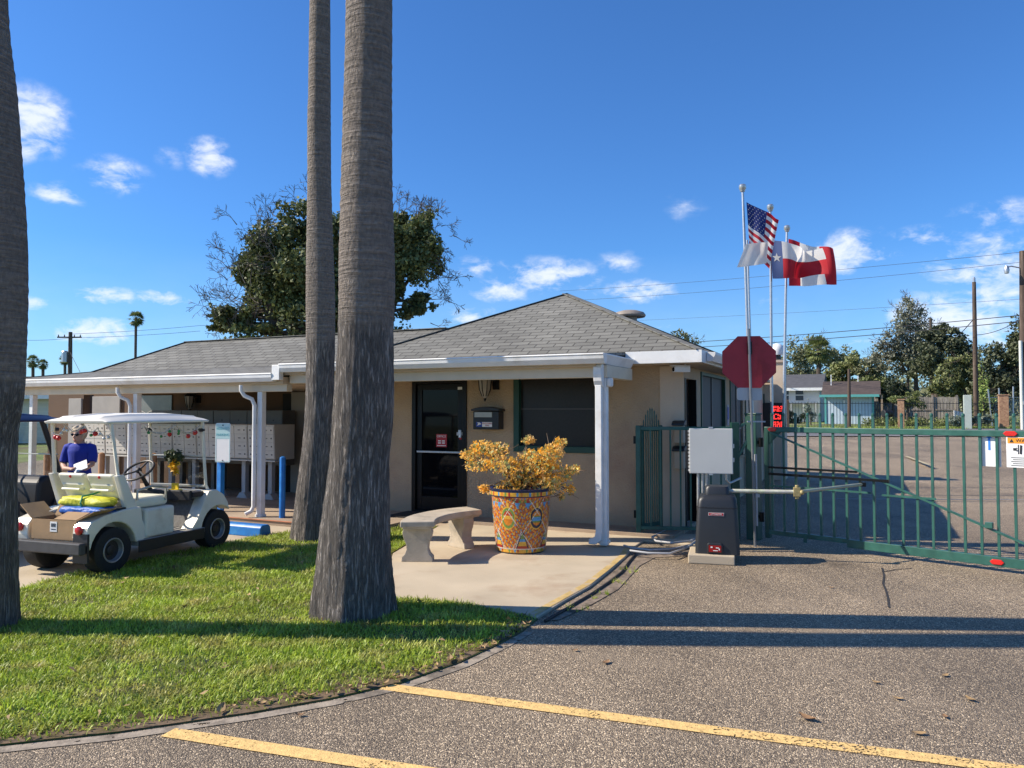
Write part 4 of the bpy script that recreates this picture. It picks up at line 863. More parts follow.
# ================================================================== golf carts
def make_cart(label, roofc, bodyc, seatc, detail, loc, rz):
    t = thing('golf_cart', label, 'golf cart', loc, rz)
    rub = M('tyre_rubber', (.014, .014, .014), .8, .2, 20, .3, 50); rimm = M('rim_steel', (.34, .34, .34), .4, .1, metal=.5); blk = M('cart_black', (.014, .014, .016), .5, .15)
    R, A1 = .232, 1.52
    def arch(cy, a0, a1, r=.285, n=10): return [(cy + r*cos(radians(a0 + (a1-a0)*i/n)), R + r*sin(radians(a0 + (a1-a0)*i/n))) for i in range(n+1)]
    rear = [(-.30, .30), (-.325, .40), (-.315, .50), (-.27, .555), (-.12, .60), (.12, .63), (.34, .635), (.40, .30), (.37, .27)] + arch(0, 8, 172)
    for s in (-1, 1):
        b = B(); b.prism(rear, s*.30, s*.50, 'yz'); b.build('rear_fender', bodyc, t, bevel=.022, seg=3)
    b = B(); b.span(-.298, .298, .06, .40, .30, .57); b.span(-.298, .298, -.26, .058, .30, .36); b.build('rear_deck', bodyc, t, bevel=.012)
    b = B(); b.span(-.50, .50, .402, .82, .29, .60); b.build('seat_box', bodyc, t, bevel=.03, seg=3)
    b = B(); b.span(-.51, .51, .30, 1.28, .225, .285); b.build('floor_pan', M('floor_grey', (.30, .29, .27), .7, .2, 12), t, bevel=.008)
    for s in (-1, 1): b = B(); b.span(s*.505, s*.525, .30, 1.26, .16, .28); b.build('rocker_trim', blk, t, bevel=.006)
    front = [(1.08, .285), (1.18, .40), (1.28, .60), (1.36, .70), (1.48, .705), (1.60, .64), (1.68, .54), (1.705, .46)] + arch(A1, 48, 170)
    for s in (-1, 1):
        b = B(); b.prism(front, s*.34, s*.50, 'yz'); b.build('front_fender', bodyc, t, bevel=.022, seg=3)
    b = B(); b.prism([(1.30, .31), (1.36, .69), (1.48, .70), (1.60, .635), (1.68, .54), (1.70, .42), (1.66, .31)], -.338, .338, 'yz'); b.build('front_cowl', bodyc, t, bevel=.015)
    b = B(); b.span(-.44, .44, 1.16, 1.34, .64, .70); b.span(-.42, .42, 1.13, 1.17, .60, .72); b.build('dash_tray', blk, t, bevel=.01)
    b = B()
    for i in range(9): b.span(-.40 + .1*i - .008, -.40 + .1*i + .008, .86, 1.18, .286, .292)
    b.prism([(1.17, .29), (1.28, .60), (1.30, .60), (1.19, .285)], -.40, .40, 'yz'); b.build('floor_mat', M('mat_grey', (.16, .155, .15), .8, .2, 30), t)
    # slanted side pillars behind the seat
    for s in (-1, 1):
        b = B(); b.prism([(.04, .985), (.13, .985), (.48, .285), (.30, .285), (.15, .66)], s*.42, s*.485, 'yz'); b.build('side_pillar', bodyc, t, bevel=.012)
    # seats
    b = B(); b.span(-.43, .43, .30, .80, .602, .72); b.build('seat_cushion', seatc, t, bevel=.05, seg=4)
    for s in (-1, 1):
        b = B(); b.prism([(.20, .70), (.06, .985), (.125, .995), (.27, .70)], s*.20 - .185, s*.20 + .185, 'yz'); sb = b.build('seat_back', seatc, t, bevel=.03, seg=3)
        b = B(); b.tube([(s*.20 - .12, .14, .81), (s*.20 - .12, .085, .82), (s*.20 + .12, .085, .82), (s*.20 + .12, .14, .81)], .014, 6); b.span(s*.20 - .15, s*.20 + .15, .105, .125, .865, .88); b.build('back_handle', seatc, sb)
        b = B(); b.ball((s*.20, .075, .955), .016, 8, 6); b.build('back_bolt', red if detail else blk, sb)
    for s in (-1, 1): b = B(); b.tube([(s*.44, .74, .66), (s*.44, .74, .80), (s*.44, .52, .83), (s*.44, .34, .80), (s*.44, .34, .70)], .013, 8); b.build('arm_rail', M('rail_silver', (.42, .42, .38), .35, .1, metal=.6), t, smooth=True)
    # steering
    b = B(); b.tube([(-.2, 1.40, .44), (-.2, 1.12, .76), (-.2, 1.0, .93)], [.035, .026, .02], 10); b.build('steering_column', blk, t, smooth=True)
    ax = Vector((0, -.58, .81)).normalized(); e1_ = Vector((1, 0, 0)); e2_ = ax.cross(e1_); c = Vector((-.2, .985, .95))
    sw = B(); sw.tube([c + (e1_*cos(2*pi*k/28) + e2_*sin(2*pi*k/28))*.175 for k in range(29)], .014, 8, False)
    for a in (90, 210, 330): sw.tube([c, c + (e1_*cos(radians(a)) + e2_*sin(radians(a)))*.175], .011, 6)
    sw.ball(c, .035, 10, 8); sw.build('steering_wheel', blk, t, smooth=True)
    # roof with rounded crown
    b = B(); xs = [-.435, -.415, -.37, -.30, -.285, -.12, -.105, 0, .105, .12, .285, .30, .37, .415, .435]; ys = [-.06, -.03, .04, .35, .67, 1.0, 1.32, 1.39, 1.42]
    def zc(x, y): u = (x/.435)**2; v = ((y - .68)/.74)**2; return 1.55 + .062*max(0, 1 - u**2)*max(0, 1 - v**3) - (.012 if abs(x) > .40 else 0) + (.012 if .11 < abs(x) < .29 and .02 < y < 1.35 else 0)
    gv = [[b.bm.verts.new((x, y, zc(x, y))) for x in xs] for y in ys]; gd = [[b.bm.verts.new((x*.985, .68 + (y-.68)*.985, 1.515 + (0 if abs(x) > .40 or y < 0 or y > 1.38 else .02))) for x in xs] for y in ys]
    ny, nx = len(ys), len(xs)
    for i in range(ny-1):
        for j in range(nx-1): b._f([gv[i][j], gv[i][j+1], gv[i+1][j+1], gv[i+1][j]]); b._f([gd[i][j], gd[i+1][j], gd[i+1][j+1], gd[i][j+1]])
    for i in range(ny-1):
        for j in (0, nx-1): b._f([gv[i][j], gv[i+1][j], gd[i+1][j], gd[i][j]])
    for j in range(nx-1):
        for i in (0, ny-1): b._f([gv[i][j], gd[i][j], gd[i][j+1], gv[i][j+1]])
    b.build('roof', roofc, t, smooth='full', bevel=.006)
    strm = bodyc if detail else blk
    if not detail: b = B(); b.prism([(1.02, .30), (1.06, .80), (1.16, .87), (1.36, .84), (1.52, .72), (1.60, .5), (1.6, .31)], -.47, .47, 'yz'); b.build('dash_hood', blk, t, bevel=.04, seg=3)
    for s in (-1, 1):
        b = B(); b.beam((s*.405, .02, 1.53), (s*.44, .09, .95), .035, .028); b.build('rear_strut', strm, t, bevel=.005)
        b = B(); b.tube([(s*.40, 1.34, 1.53), (s*.405, 1.37, 1.1), (s*.41, 1.40, .76), (s*.41, 1.44, .70)] if detail else [(s*.40, 1.14, 1.53), (s*.41, 1.26, 1.2), (s*.42, 1.38, .86)], .018 if detail else .032, 8); b.build('front_strut', strm, t, smooth=True)
        b = B(); b.lathe([(.022, -.03), (.022, .03)], 14, (s*.40, 1.33, 1.42), Matrix.Rotation(pi/2, 3, 'X')); b.build('strut_clamp', blk, t)
    b = B(); b.prism([(1.345, 1.50), (1.395, .76), (1.40, .76), (1.35, 1.50)], -.385, .385, 'yz'); b.build('windshield', glass('windshield_glass', (.86, .88, .88), .03), t)
    b = B(); b.span(-.41, .41, 1.38, 1.41, .735, .765); b.span(-.385, .385, 1.365, 1.385, 1.10, 1.115); b.build('windshield_rail', M('rail_silver', (0, 0, 0)), t, bevel=.004)
    # bumper, lights, wheels
    b = B(); b.span(-.50, .50, -.41, -.335, .245, .36); b.span(-.42, -.36, -.335, -.2, .27, .33); b.span(.36, .42, -.335, -.2, .27, .33); b.build('rear_bumper', M('bumper_grey', (.045, .045, .048), .55, .2, 12), t, bevel=.012)
    b = B(); b.span(.31, .505, -.325, -.30, .15, .44); b.build('mud_flap', blk, t, bevel=.005)
    for s in (-1, 1):
        b = B(); b.lathe([(.045, 0), (.045, .018), (.03, .028), (.005, .03)], 18, (s*.40, -.325, .475), Matrix.Rotation(pi/2, 3, 'X')); b.build('tail_light', M('tail_red', (.45, .012, .015), .25, .05), t, smooth=True)
    b = B(); b.span(.34, .48, -.06, .22, .632, .65); b.build('fender_pad', blk, t, bevel=.008)
    for y in (0, A1):
        for s in (-1, 1):
            Rm = Matrix.Rotation(s*pi/2, 3, 'Y'); c = Vector((s*.40, y, R))
            b = B(); b.lathe([(.125, -.09), (.20, -.10), (.226, -.085), (R, -.045), (R, .045), (.226, .085), (.20, .10), (.125, .09), (.12, 0)], 36, c, Rm); w = b.build('wheel', rub, t, smooth=True)
            b = B(); b.lathe([(.128, .088), (.122, .096), (.112, .094), (.106, .06), (.10, .05)], 28, c, Rm, False); b.build('rim', rimm, w, smooth=True); b = B(); b.lathe([(.103, .05), (.06, .035), (.05, .06), (.03, .065), (.004, .066)], 28, c, Rm); b.build('hub', blk, w, smooth=True)
            
    return t
ivory = M('ivory_plastic', (.77, .73, .61), .38, .06, 3, col2=(.66, .61, .49), c2scale=2, coat=.2); ivseat = M('ivory_vinyl', (.76, .73, .58), .5, .06, 4); ivroof = M('ivory_roof', (.80, .76, .66), .45, .05, 3)
CL, CR = Vector((-4.51, 7.99, .004)), -radians(19.5)
cart = make_cart('ivory golf cart with a cardboard box and folded tarps on its rear deck', ivroof, ivory, ivseat, True, CL, CR)
CR2 = Matrix.Rotation(CR, 3, 'Z')
def cw(x, y, z): return CL + CR2 @ Vector((x, y, z))
navy = M('navy_roof', (.012, .018, .06), .4, .1); dkb = M('dark_body', (.016, .017, .022), .4, .15, coat=.3); dks = M('dark_vinyl', (.02, .02, .022), .5, .1)
make_cart('dark golf cart with a navy roof partly hidden behind the left palm trunk', navy, dkb, dks, False, (-6.46, 8.35, .004), CR)
# things that ride on the ivory cart
card = M('cardboard', (.36, .23, .12), .85, .12, 5, .15, 40); cardi = M('cardboard_inside', (.28, .175, .09), .9, .1, 5)
bxo = thing('cardboard_box', 'open brown cardboard box with flaps up on the back of the ivory cart', 'box', cw(.03, -.17, .362), CR + .06)
b = B(); w, d, h = .56, .28, .20
for (x0, x1, y0, y1) in ((-w/2, w/2, -d/2, -d/2+.008), (-w/2, w/2, d/2-.008, d/2), (-w/2, -w/2+.008, -d/2+.008, d/2-.008), (w/2-.008, w/2, -d/2+.008, d/2-.008)): b.span(x0, x1, y0, y1, 0, h)
b.span(-w/2, w/2, -d/2, d/2, 0, .006); b.build('box_body', card, bxo)
def flap(p, q, out): 
    b = B(); p, q, o_ = Vector(p), Vector(q), Vector(out); nn = (q-p).cross(o_).normalized()*.006
    b.loft([[p, q, q + o_, p + o_], [p + nn, q + nn, q + o_ + nn, p + o_ + nn]]); b.build('box_flap', card, bxo)
flap((-w/2, -d/2, h), (-w/2, d/2, h), (-.20, .04, .13)); flap((w/2, -d/2, h), (w/2, d/2, h), (.24, -.03, .10)); flap((-w/2, d/2, h), (.05, d/2, h), (.02, .08, .17)); flap((.0, -d/2, h), (w/2, -d/2, h), (.04, .13, .06))
b = B(); b.box((.0, -d/2 - .002, .13), (.085, .003, .10)); lb_ = b.build('box_label', swhite, bxo)
b = B(); random.seed(5)
for i in range(5): b.box((-.024 + .012*i, -d/2 - .005, .145), (.006, .002, .035))
b.box((0, -d/2 - .005, .105), (.06, .002, .008)); b.build('label_marks', ink, lb_)
def bag(name, label, mat, c, r, seed, cat='tarp'):
    rng = np.random.default_rng(seed); b = B(); b.ball((0, 0, 0), (1, 1, 1), 40, 24)
    ph = rng.random((6, 4))*6
    for v in b.bm.verts:
        x, y, z = v.co; s = sum(.028*sin(ph[k][0] + (k+2)*2.1*x + ph[k][1])*cos((k+1)*2.3*y + ph[k][2] + z*3) for k in range(6))
        f = 1 + s; q = max(abs(x)**4 + abs(y)**4 + abs(z)**4, 1e-6)**(-.25)
        v.co = Vector((x*r[0]*f*q**.75, y*r[1]*f*q**.75, z*r[2]*f*q**.75))
    o = b.build(name, mat, loc=c, rz=CR, smooth='full'); return tag(o, label, cat)
bag('folded_tarp', 'crumpled blue tarp lying under the yellow one on the cart deck', M('blue_tarp', (.012, .10, .42), .5, .15, 6, .7, 14, bdist=.03), cw(.10, .06, .615), (.36, .14, .048), 3)
bag('folded_tarp', 'bright yellow folded tarp tied with a green cord behind the cart seats', M('yellow_tarp', (.58, .56, .035), .55, .12, 6, .7, 12, bdist=.03), cw(.04, .09, .70), (.35, .12, .055), 4)
b = B(); b.tube([(.05, -.105, -.09), (.045, -.135, .0), (.04, -.11, .065), (.05, .0, .075), (.09, .07, .10), (.10, .09, .19)], .010, 6); tag(b.build('tie_cord', M('green_cord', (.05, .30, .13), .6, .1), loc=cw(.04, .09, .70), rz=CR), 'green cord tied over the yellow tarp', 'cord')
b = B(); b.box((0, 0, .05), (.10, .012, .075)); b.box((0, .0, .008), (.14, .08, .016)); tag(b.build('clip_card', M('yellow_card', (.75, .55, .02), .5, .05), loc=cw(.10, 1.24, .702), rz=CR), 'small bright yellow card on the dash tray of the ivory cart', 'card')
# garlands with baubles along the roof edges
def garland(label, pts, seed, cat='garland'):
    rng = np.random.default_rng(seed); t = thing('bauble_garland', label, cat, cw(*pts[0]), CR); P = [Vector(p) - Vector(pts[0]) for p in pts]
    path = []
    for a, c in zip(P, P[1:]):
        for k in range(6): f = k/6; path.append(a.lerp(c, f) - Vector((0, 0, min(.09, .3*(c-a).length)*sin(pi*f))))
    path.append(P[-1]); b = B(); b.tube(path, .005, 5); b.build('garland_wire', M('silver_wire', (.5, .5, .48), .4, .1, metal=.5), t)
    cols = [('bauble_red', (.50, .02, .02)), ('bauble_green', (.03, .22, .06)), ('bauble_silver', (.6, .6, .58))]
    for k in range(len(path)):
        if k % 2 and path[k].z < .06 and rng.random() < .92:
            j = int(rng.integers(0, 3)); nm, c = cols[j]; r = .026 if j == 0 else .017; p = path[k] + Vector((rng.uniform(-.01, .01), rng.uniform(-.01, .01), -r - .01))
            b = B(); b.ball(p, r, 12, 8); b.build('bauble', M(nm, c, .2, .03, metal=.3 if j == 2 else 0), t, smooth=True)
    b = B()
    for p in path:
        if p.z < .06: b.ball(p + Vector(rng.normal(size=3)*.02), .006, 5, 4)
    b.build('garland_beads', M('bead_white', (.55, .55, .5), .3, .1), t)
garland('garland of red, green and silver baubles along the rear edge of the ivory cart roof', [(-.40, .03, 1.42), (-.24, .02, 1.47), (-.22, .02, 1.505), (.04, .02, 1.505), (.06, .02, 1.47), (.22, .02, 1.47), (.40, .03, 1.42)], 3)
garland('garland of small baubles along the right and front edge of the ivory cart roof', [(.40, .45, 1.48), (.40, .9, 1.49), (.39, 1.30, 1.47), (0, 1.32, 1.44), (-.38, 1.30, 1.47)], 6)
bq = thing('flower_bunch', 'bunch of yellow flowers and leaves hung behind the ivory cart windshield', 'flowers', cw(.02, 1.33, 1.0), CR)
rng = np.random.default_rng(9); V, Fc = leaf_cards([(-.02, 0, .10, .16, .06, .09, 1)], 160, .07, rng, .4); arr_mesh('leaves', V, Fc, M('dull_leaf', (.05, .07, .025), .6, .2, island=.3), bq)
V, Fc = leaf_cards([(.0, -.03, .0, .06, .04, .08, 1), (.03, -.03, -.08, .04, .03, .05, .5)], 70, .07, rng, .4); arr_mesh('petals', V, Fc, M('yellow_petal', (.70, .42, .02), .5, .15, island=.25), bq)
# ================================================================== the woman in the blue shirt
skin = M('skin', (.52, .30, .21), .55, .08, 12); hairm = M('grey_blond_hair', (.44, .35, .24), .6, .3, 30, .5, 60, stretch=(1, 1, .3)); shirt = M('royal_blue_cotton', (.014, .035, .34), .8, .12, 8, .3, 20); trou = M('navy_trousers', (.012, .016, .06), .85, .12, 8)
S_ = .865
wp = dp(80, 430, 10.2); wo = thing('person', 'woman in a royal blue shirt and sunglasses reading a paper between the two carts', 'person', (wp.x, 10.2, .004), radians(-4))
def V3(x, y, z): return Vector((x*S_, y*S_, z*S_))
def ell_ring(c, rx, ry, n=20): return [V3(c[0] + rx*cos(2*pi*k/n), c[1] + ry*sin(2*pi*k/n), c[2]) for k in range(n)]
b = B()
b.loft([ell_ring((0, .01, z), rx, ry) for z, rx, ry in ((.80, .12, .09), (.86, .175, .125), (.95, .165, .115), (1.06, .135, .10), (1.18, .15, .11), (1.28, .17, .115), (1.36, .165, .095), (1.40, .10, .07), (1.43, .058, .055))])
HP_ = V3(0, -.03, 1.525)
b.tube([V3(0, .0, 1.38), V3(0, -.012, 1.46)], [.056*S_, .054*S_], 14)
b.ball(HP_, (.077*S_, .098*S_, .115*S_), 20, 16); b.ball(HP_ + V3(0, -.035, -.055), (.056*S_, .06*S_, .058*S_), 14, 10)
b.tube([HP_ + V3(0, -.092, .02), HP_ + V3(0, -.122, -.022), HP_ + V3(0, -.095, -.032)], [.011*S_, .018*S_, .012*S_], 8)
for s in (-1, 1): b.ball(HP_ + V3(s*.078, .005, 0), (.012*S_, .022*S_, .034*S_), 8, 8)
def limb(pts, rr): b.tube([V3(*p) for p in pts], [r*S_ for r in rr], 14); [b.ball(V3(*p), r*S_, 12, 8) for p, r in zip(pts, rr)]
armL = [(-.18, .01, 1.345), (-.225, -.0, 1.22), (-.235, -.03, 1.08), (-.12, -.16, 1.03), (.02, -.24, 1.03)]; armR = [(.18, .01, 1.345), (.225, -.01, 1.22), (.235, -.05, 1.09), (.21, -.17, 1.04), (.15, -.27, 1.04)]
rr = [.058, .050, .042, .038, .027]
limb(armL, rr); limb(armR, rr)
for s in (-1, 1): limb([(s*.09, .01, .86), (s*.095, 0, .66), (s*.095, .0, .47), (s*.095, .02, .28), (s*.095, .03, .09)], [.088, .075, .055, .052, .036])
def hand(w, d, up, s):
    w, d, up = V3(*w), Vector(d).normalized(), Vector(up).normalized(); sd_ = d.cross(up).normalized()*s
    b.ball(w + d*.045, (.035, .035, .022), 12, 8, Matrix((d, d.cross(up), up)).transposed())
    for k, l in enumerate((.062, .072, .068, .052)):
        o_ = w + d*.075 + sd_*(-.027 + .018*k); b.tube([o_, o_ + d*l*.5 + up*.006, o_ + d*l*.9 - up*.012, o_ + d*l*.95 - up*.028], [.0085, .008, .0075, .006], 8)
    o_ = w + d*.025 - sd_*.03; b.tube([o_, o_ - sd_*.022 + d*.025, o_ - sd_*.02 + d*.055 - up*.01], [.011, .010, .008], 8)
hand(armL[-1], (.8, -.55, .08), (.1, -.2, 1), 1); hand(armR[-1], (.1, -1, .1), (-.3, .1, 1), -1)
b.build('body', skin, wo, remesh=.0085)
b = B()
b.loft([ell_ring((0, .01, z), rx, ry) for z, rx, ry in ((.80, .185, .135), (.90, .19, .135), (1.0, .17, .125), (1.10, .16, .122), (1.20, .172, .13), (1.29, .188, .13), (1.36, .178, .108), (1.405, .115, .08))])
for arm in (armL, armR): b.tube([V3(*((Vector(arm[0])*.8 + Vector((0, .01, 1.34))*.2))), V3(*arm[0]), V3(*arm[1]), V3(*(Vector(arm[1]).lerp(Vector(arm[2]), .75)))], [.075*S_, .076*S_, .068*S_, .064*S_], 16)
b.build('shirt', shirt, wo, remesh=.010)
b = B(); b.loft([ell_ring((0, .01, z), rx, ry) for z, rx, ry in ((.78, .17, .13), (.86, .187, .137), (.94, .18, .13))])
for s in (-1, 1): b.tube([V3(s*.09, .01, .84), V3(s*.098, 0, .66), V3(s*.098, .0, .47), V3(s*.097, .02, .28), V3(s*.097, .03, .07)], [.105*S_, .092*S_, .074*S_, .068*S_, .062*S_], 16)
b.build('trousers', trou, wo, remesh=.011)
b = B(); b.ball(HP_ + V3(0, .022, .03), (.108*S_, .115*S_, .116*S_), 20, 14)
for k in range(40):
    a = RNG.uniform(0, 2*pi); e = RNG.uniform(-.1, 1.3); d = Vector((cos(a)*cos(e), sin(a)*cos(e), sin(e)))
    if d.y < -.45 and d.z < .75: continue
    b.ball(HP_ + V3(0, .022, .03) + Vector((d.x*.102, d.y*.105, d.z*.11))*S_, .03*S_, 8, 6)
hb = b
for v in list(hb.bm.verts):
    p = v.co - HP_
    if p.y < -.045*S_ and p.z < .062*S_: v.co.y = HP_.y - .045*S_
hb.build('hair', hairm, wo, remesh=.009)
b = B()
for s in (-1, 1): b.ball(HP_ + V3(s*.034, -.093, .018), (.032*S_, .012*S_, .022*S_), 12, 8); b.beam(HP_ + V3(s*.064, -.088, .022), HP_ + V3(s*.083, .0, .02), .008)
b.beam(HP_ + V3(-.02, -.10, .024), HP_ + V3(.02, -.10, .024), .009); b.build('sunglasses', M('dark_lens', (.012, .010, .010), .15, .05), wo)
b = B(); b.ball(HP_ + V3(0, -.091, -.066), (.024*S_, .008*S_, .007*S_), 10, 6); b.build('lips', M('lip', (.42, .16, .13), .5, .05), wo)
for s in (-1, 1):
    b = B(); b.ball(V3(s*.097, -.035, .035), (.045*S_, .12*S_, .035*S_), 14, 8); b.build('shoe', M('shoe_white', (.5, .48, .45), .6, .1), wo, smooth=True)
pp = thing('sheet_of_paper', 'white folded sheet of paper held by the woman in blue', 'paper', (wp.x + .215*S_, 10.2 - .36*S_, 1.08*S_), radians(-4))
b = B(); Rp = Euler((radians(30), radians(-22), radians(25))).to_matrix(); b.box((0, 0, .0), (.15, .21, .002), R=Rp); b.build('paper_leaf', swhite, pp)
b = B(); b.box(Rp @ Vector((.015, .0, .006)), (.145, .20, .002), R=Rp); b.build('paper_leaf', swhite, pp)
# ================================================================== cluster mailboxes under the porch
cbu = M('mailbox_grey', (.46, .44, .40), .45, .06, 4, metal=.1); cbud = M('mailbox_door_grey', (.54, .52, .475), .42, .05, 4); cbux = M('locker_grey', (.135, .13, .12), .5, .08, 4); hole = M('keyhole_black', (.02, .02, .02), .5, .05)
def make_cbu(label, loc):
    t = thing('cluster_mailbox', label, 'mailbox', loc, -TH, 'cluster mailboxes in a row under the porch')
    w, d, h0, h1 = .615, .46, .72, 1.345
    b = B(); b.prism([(0, h0), (-.035, h0 + .02), (-.075, h1), (d, h1), (d, h0)], -w/2, w/2, 'yz')
    b.build('cabinet', cbu, t, bevel=.006)
    b = B(); b.span(-w/2 - .004, w/2 + .004, -.05, .12, h0 - .03, h0 - .002); b.build('cabinet_sill', cbu, t, bevel=.004)
    b = B(); b.span(-.045, .045, .17, .26, .05, h0 - .032); b.prism([(-.13, 0), (.13, 0), (.05, .10), (-.05, .10)], .13, .30, 'xz'); b.build('pedestal', M('pedestal_grey', (.36, .36, .36), .5, .06), t, bevel=.004)
    hh = (h1 - h0 - .05)/4
    for r in range(4):
        for c in range(2):
            z0 = h0 + .03 + r*hh; z1 = z0 + hh - .012; x0 = -w/2 + .014 + c*(w/2 - .008); x1 = x0 + w/2 - .02
            yy = lambda z: -.035 - .040*(z - h0 - .02)/(h1 - h0 - .02)
            b = B(); b.prism([(yy(z0) - .010, z0), (yy(z1) - .010, z1), (yy(z1) - .0005, z1), (yy(z0) - .0005, z0)], x0, x1, 'yz')
            b.mi = 1; zc = (z0 + z1)/2; xk = x1 - .05 if c else x0 + .05
            b.box((xk, yy(zc) - .012, zc), (.024, .008, .024)); b.box((xk + (-.12 if c else .12), yy(zc) - .0115, zc), (.06, .003, .014))
            b.build('letter_door', [cbud, hole], t)
    return t
aR = la(277.5, 1.62) - .31; NB = 8
pos_lab = ['cluster mailbox at the right end of the row, behind the porch downspout', 'cluster mailbox behind the blue post that carries the reserved parking sign', 'cluster mailbox seen just right of the ivory cart windshield edge', 'cluster mailbox seen through the right part of the ivory cart windshield', 'cluster mailbox seen through the left part of the ivory cart windshield', 'cluster mailbox seen behind the left porch post and cart roof', 'cluster mailbox behind the woman in the blue shirt', 'cluster mailbox at the left, seen under the navy cart roof']
c0 = make_cbu(pos_lab[0], W(aR, 1.62, FZ))
for i in range(1, NB): copy_thing(c0, W(aR - i*.628, 1.62, FZ), -TH, pos_lab[i])
# taller dark parcel lockers in the shade behind
def make_lock(label, loc):
    t = thing('parcel_locker', label, 'locker', loc, -TH, 'dark lockers behind the mailboxes')
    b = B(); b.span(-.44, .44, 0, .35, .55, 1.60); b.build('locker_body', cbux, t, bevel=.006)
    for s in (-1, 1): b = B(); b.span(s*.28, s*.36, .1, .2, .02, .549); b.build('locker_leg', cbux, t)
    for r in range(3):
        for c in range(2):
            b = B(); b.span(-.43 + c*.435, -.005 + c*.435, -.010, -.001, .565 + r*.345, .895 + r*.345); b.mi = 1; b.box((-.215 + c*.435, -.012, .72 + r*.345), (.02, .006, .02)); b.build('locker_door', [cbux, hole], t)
    return t
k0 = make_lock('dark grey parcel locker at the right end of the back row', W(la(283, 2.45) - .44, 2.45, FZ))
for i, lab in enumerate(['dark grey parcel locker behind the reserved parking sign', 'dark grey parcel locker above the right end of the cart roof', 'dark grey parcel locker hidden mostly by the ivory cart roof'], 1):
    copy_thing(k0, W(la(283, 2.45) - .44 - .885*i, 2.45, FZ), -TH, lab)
# ------------------------------------------------------------------ posts in front of the porch
def bollard(name, mat, px, ptop, r, label, cat, group, b_=.30, square=False):
    a = la(px, b_); p = W(a, b_, 0); z = dp(px, ptop, p.y).z
    b = B()
    if square: b.span(-r, r, -r, r, 0, z - .03); b.prism([(-r, z-.03), (r, z-.03), (r*.35, z), (-r*.35, z)], -r, r, 'xz')
    else: b.lathe([(r, 0), (r, z - r*.7), (r*.85, z - r*.25), (r*.4, z)], 18)
    o = b.build(name, mat, loc=p, rz=-TH, bevel=.006 if square else 0, smooth=not square); tag(o, label, cat, group); return o, p, z
tanw = M('tan_post_paint', (.40, .21, .10), .7, .15, 6, col2=(.32, .16, .08))
for px, pt, lab in ((48.5, 453, 'tan wooden bollard under the navy cart roof'), (103, 452.5, 'tan wooden bollard right beside the woman in blue'), (155, 453, 'tan wooden bollard seen through the ivory cart windshield')):
    bollard('wooden_bollard', tanw, px, pt, .052, lab, 'bollard', 'tan bollards before the mailboxes')
o, p1_, z1_ = bollard('blue_post', blue, 222, 452, .042, 'blue painted post carrying the reserved parking sign', 'post', 'blue posts by the porch', .2, True)
bollard('blue_post', blue, 283.5, 456.5, .044, 'blue painted post with nothing on it beside the slender palm', 'post', 'blue posts by the porch', .05)
sg = thing('parking_sign', 'white sign with pale teal words on a blue post', 'sign', p1_ + Vector((0.055, -.075, z1_ - .16)), -TH*.55)
zt_ = dp(223, 423, p1_.y).z - z1_ + .16; wS = .27
b = B(); b.prism([(-wS/2+.02, 0), (wS/2-.02, 0), (wS/2, .02), (wS/2, zt_-.02), (wS/2-.02, zt_), (-wS/2+.02, zt_), (-wS/2, zt_-.02), (-wS/2, .02)], -.002, .002, 'xz'); b.build('sign_plate', swhite, sg)
b = B()
for (x0, x1, z0, z1) in ((-wS/2+.008, wS/2-.008, .008, .018), (-wS/2+.008, wS/2-.008, zt_-.018, zt_-.008), (-wS/2+.008, -wS/2+.018, .018, zt_-.018), (wS/2-.018, wS/2-.008, .018, zt_-.018)): b.span(x0, x1, -.0045, -.003, z0, z1)
b.span(-wS/2+.018, wS/2-.018, -.0042, -.003, zt_*.60, zt_-.019)  # this panel paints the shadow over the sign's upper part in pale teal
b.build('sign_border_and_shade', M('pale_teal', (.42, .62, .62), .5, .05), sg)
text('RESERVED', .052, teal, sg, (0, -.0055, zt_*.86), (pi/2, 0, 0)); text('PARKING', .056, teal, sg, (0, -.0055, zt_*.70), (pi/2, 0, 0))
b = B(); b.ball((0, -.005, .03), .01, 8, 6); b.ball((0, -.005, zt_-.035), .01, 8, 6); b.build('sign_bolt', hole, sg)
b = B(); b.prism([(-.11, 0), (.11, 0), (.09, .12), (.06, .15), (-.06, .15), (-.09, .12)], -1.9, 0, 'yz')
pw = gp(260, 537.5, .004)
for v in b.bm.verts: v.co = Vector((v.co.x, v.co.y, v.co.z))
tag(b.build('wheel_stop', M('blue_paint', (0, 0, 0)), loc=pw + VV*.1, rz=-TH, bevel=.012), 'long blue painted wheel stop in front of the ivory cart', 'wheel stop')
# ================================================================== gate operator and control box
opa, opb = gp(688, 563.5), gp(735, 566); ang = atan2(opb.y - opa.y, opb.x - opa.x); U2 = Vector((cos(ang), sin(ang), 0)); V2_ = Vector((-sin(ang), cos(ang), 0)); pw_ = (opb - opa).length
b = B(); b.span(0, pw_, 0, .60, 0, .10); tag(b.build('concrete_pad', padm, loc=opa, rz=ang, bevel=.012), 'small concrete pad under the dark gate operator', 'pad')
op = thing('gate_operator', 'dark grey tapered gate operator with a red label on a concrete pad', 'gate operator', opa + U2*(pw_*.63) + V2_*.29 + Vector((0, 0, .10)), ang)
opm = M('charcoal_plastic', (.020, .022, .025), .42, .12, 3, .12, 120); opd = M('black_plastic', (0, 0, 0))
def rr_ring(wx, wy, z, r=.05, n=5, cx=0, cy=0):
    pts = []
    for (sx_, sy_, a0) in ((1, 1, 0), (-1, 1, 90), (-1, -1, 180), (1, -1, 270)):
        for k in range(n+1): a = radians(a0 + 90*k/n); pts.append((cx + sx_*(wx/2 - r) + r*cos(a), cy + sy_*(wy/2 - r) + r*sin(a), z))
    return pts
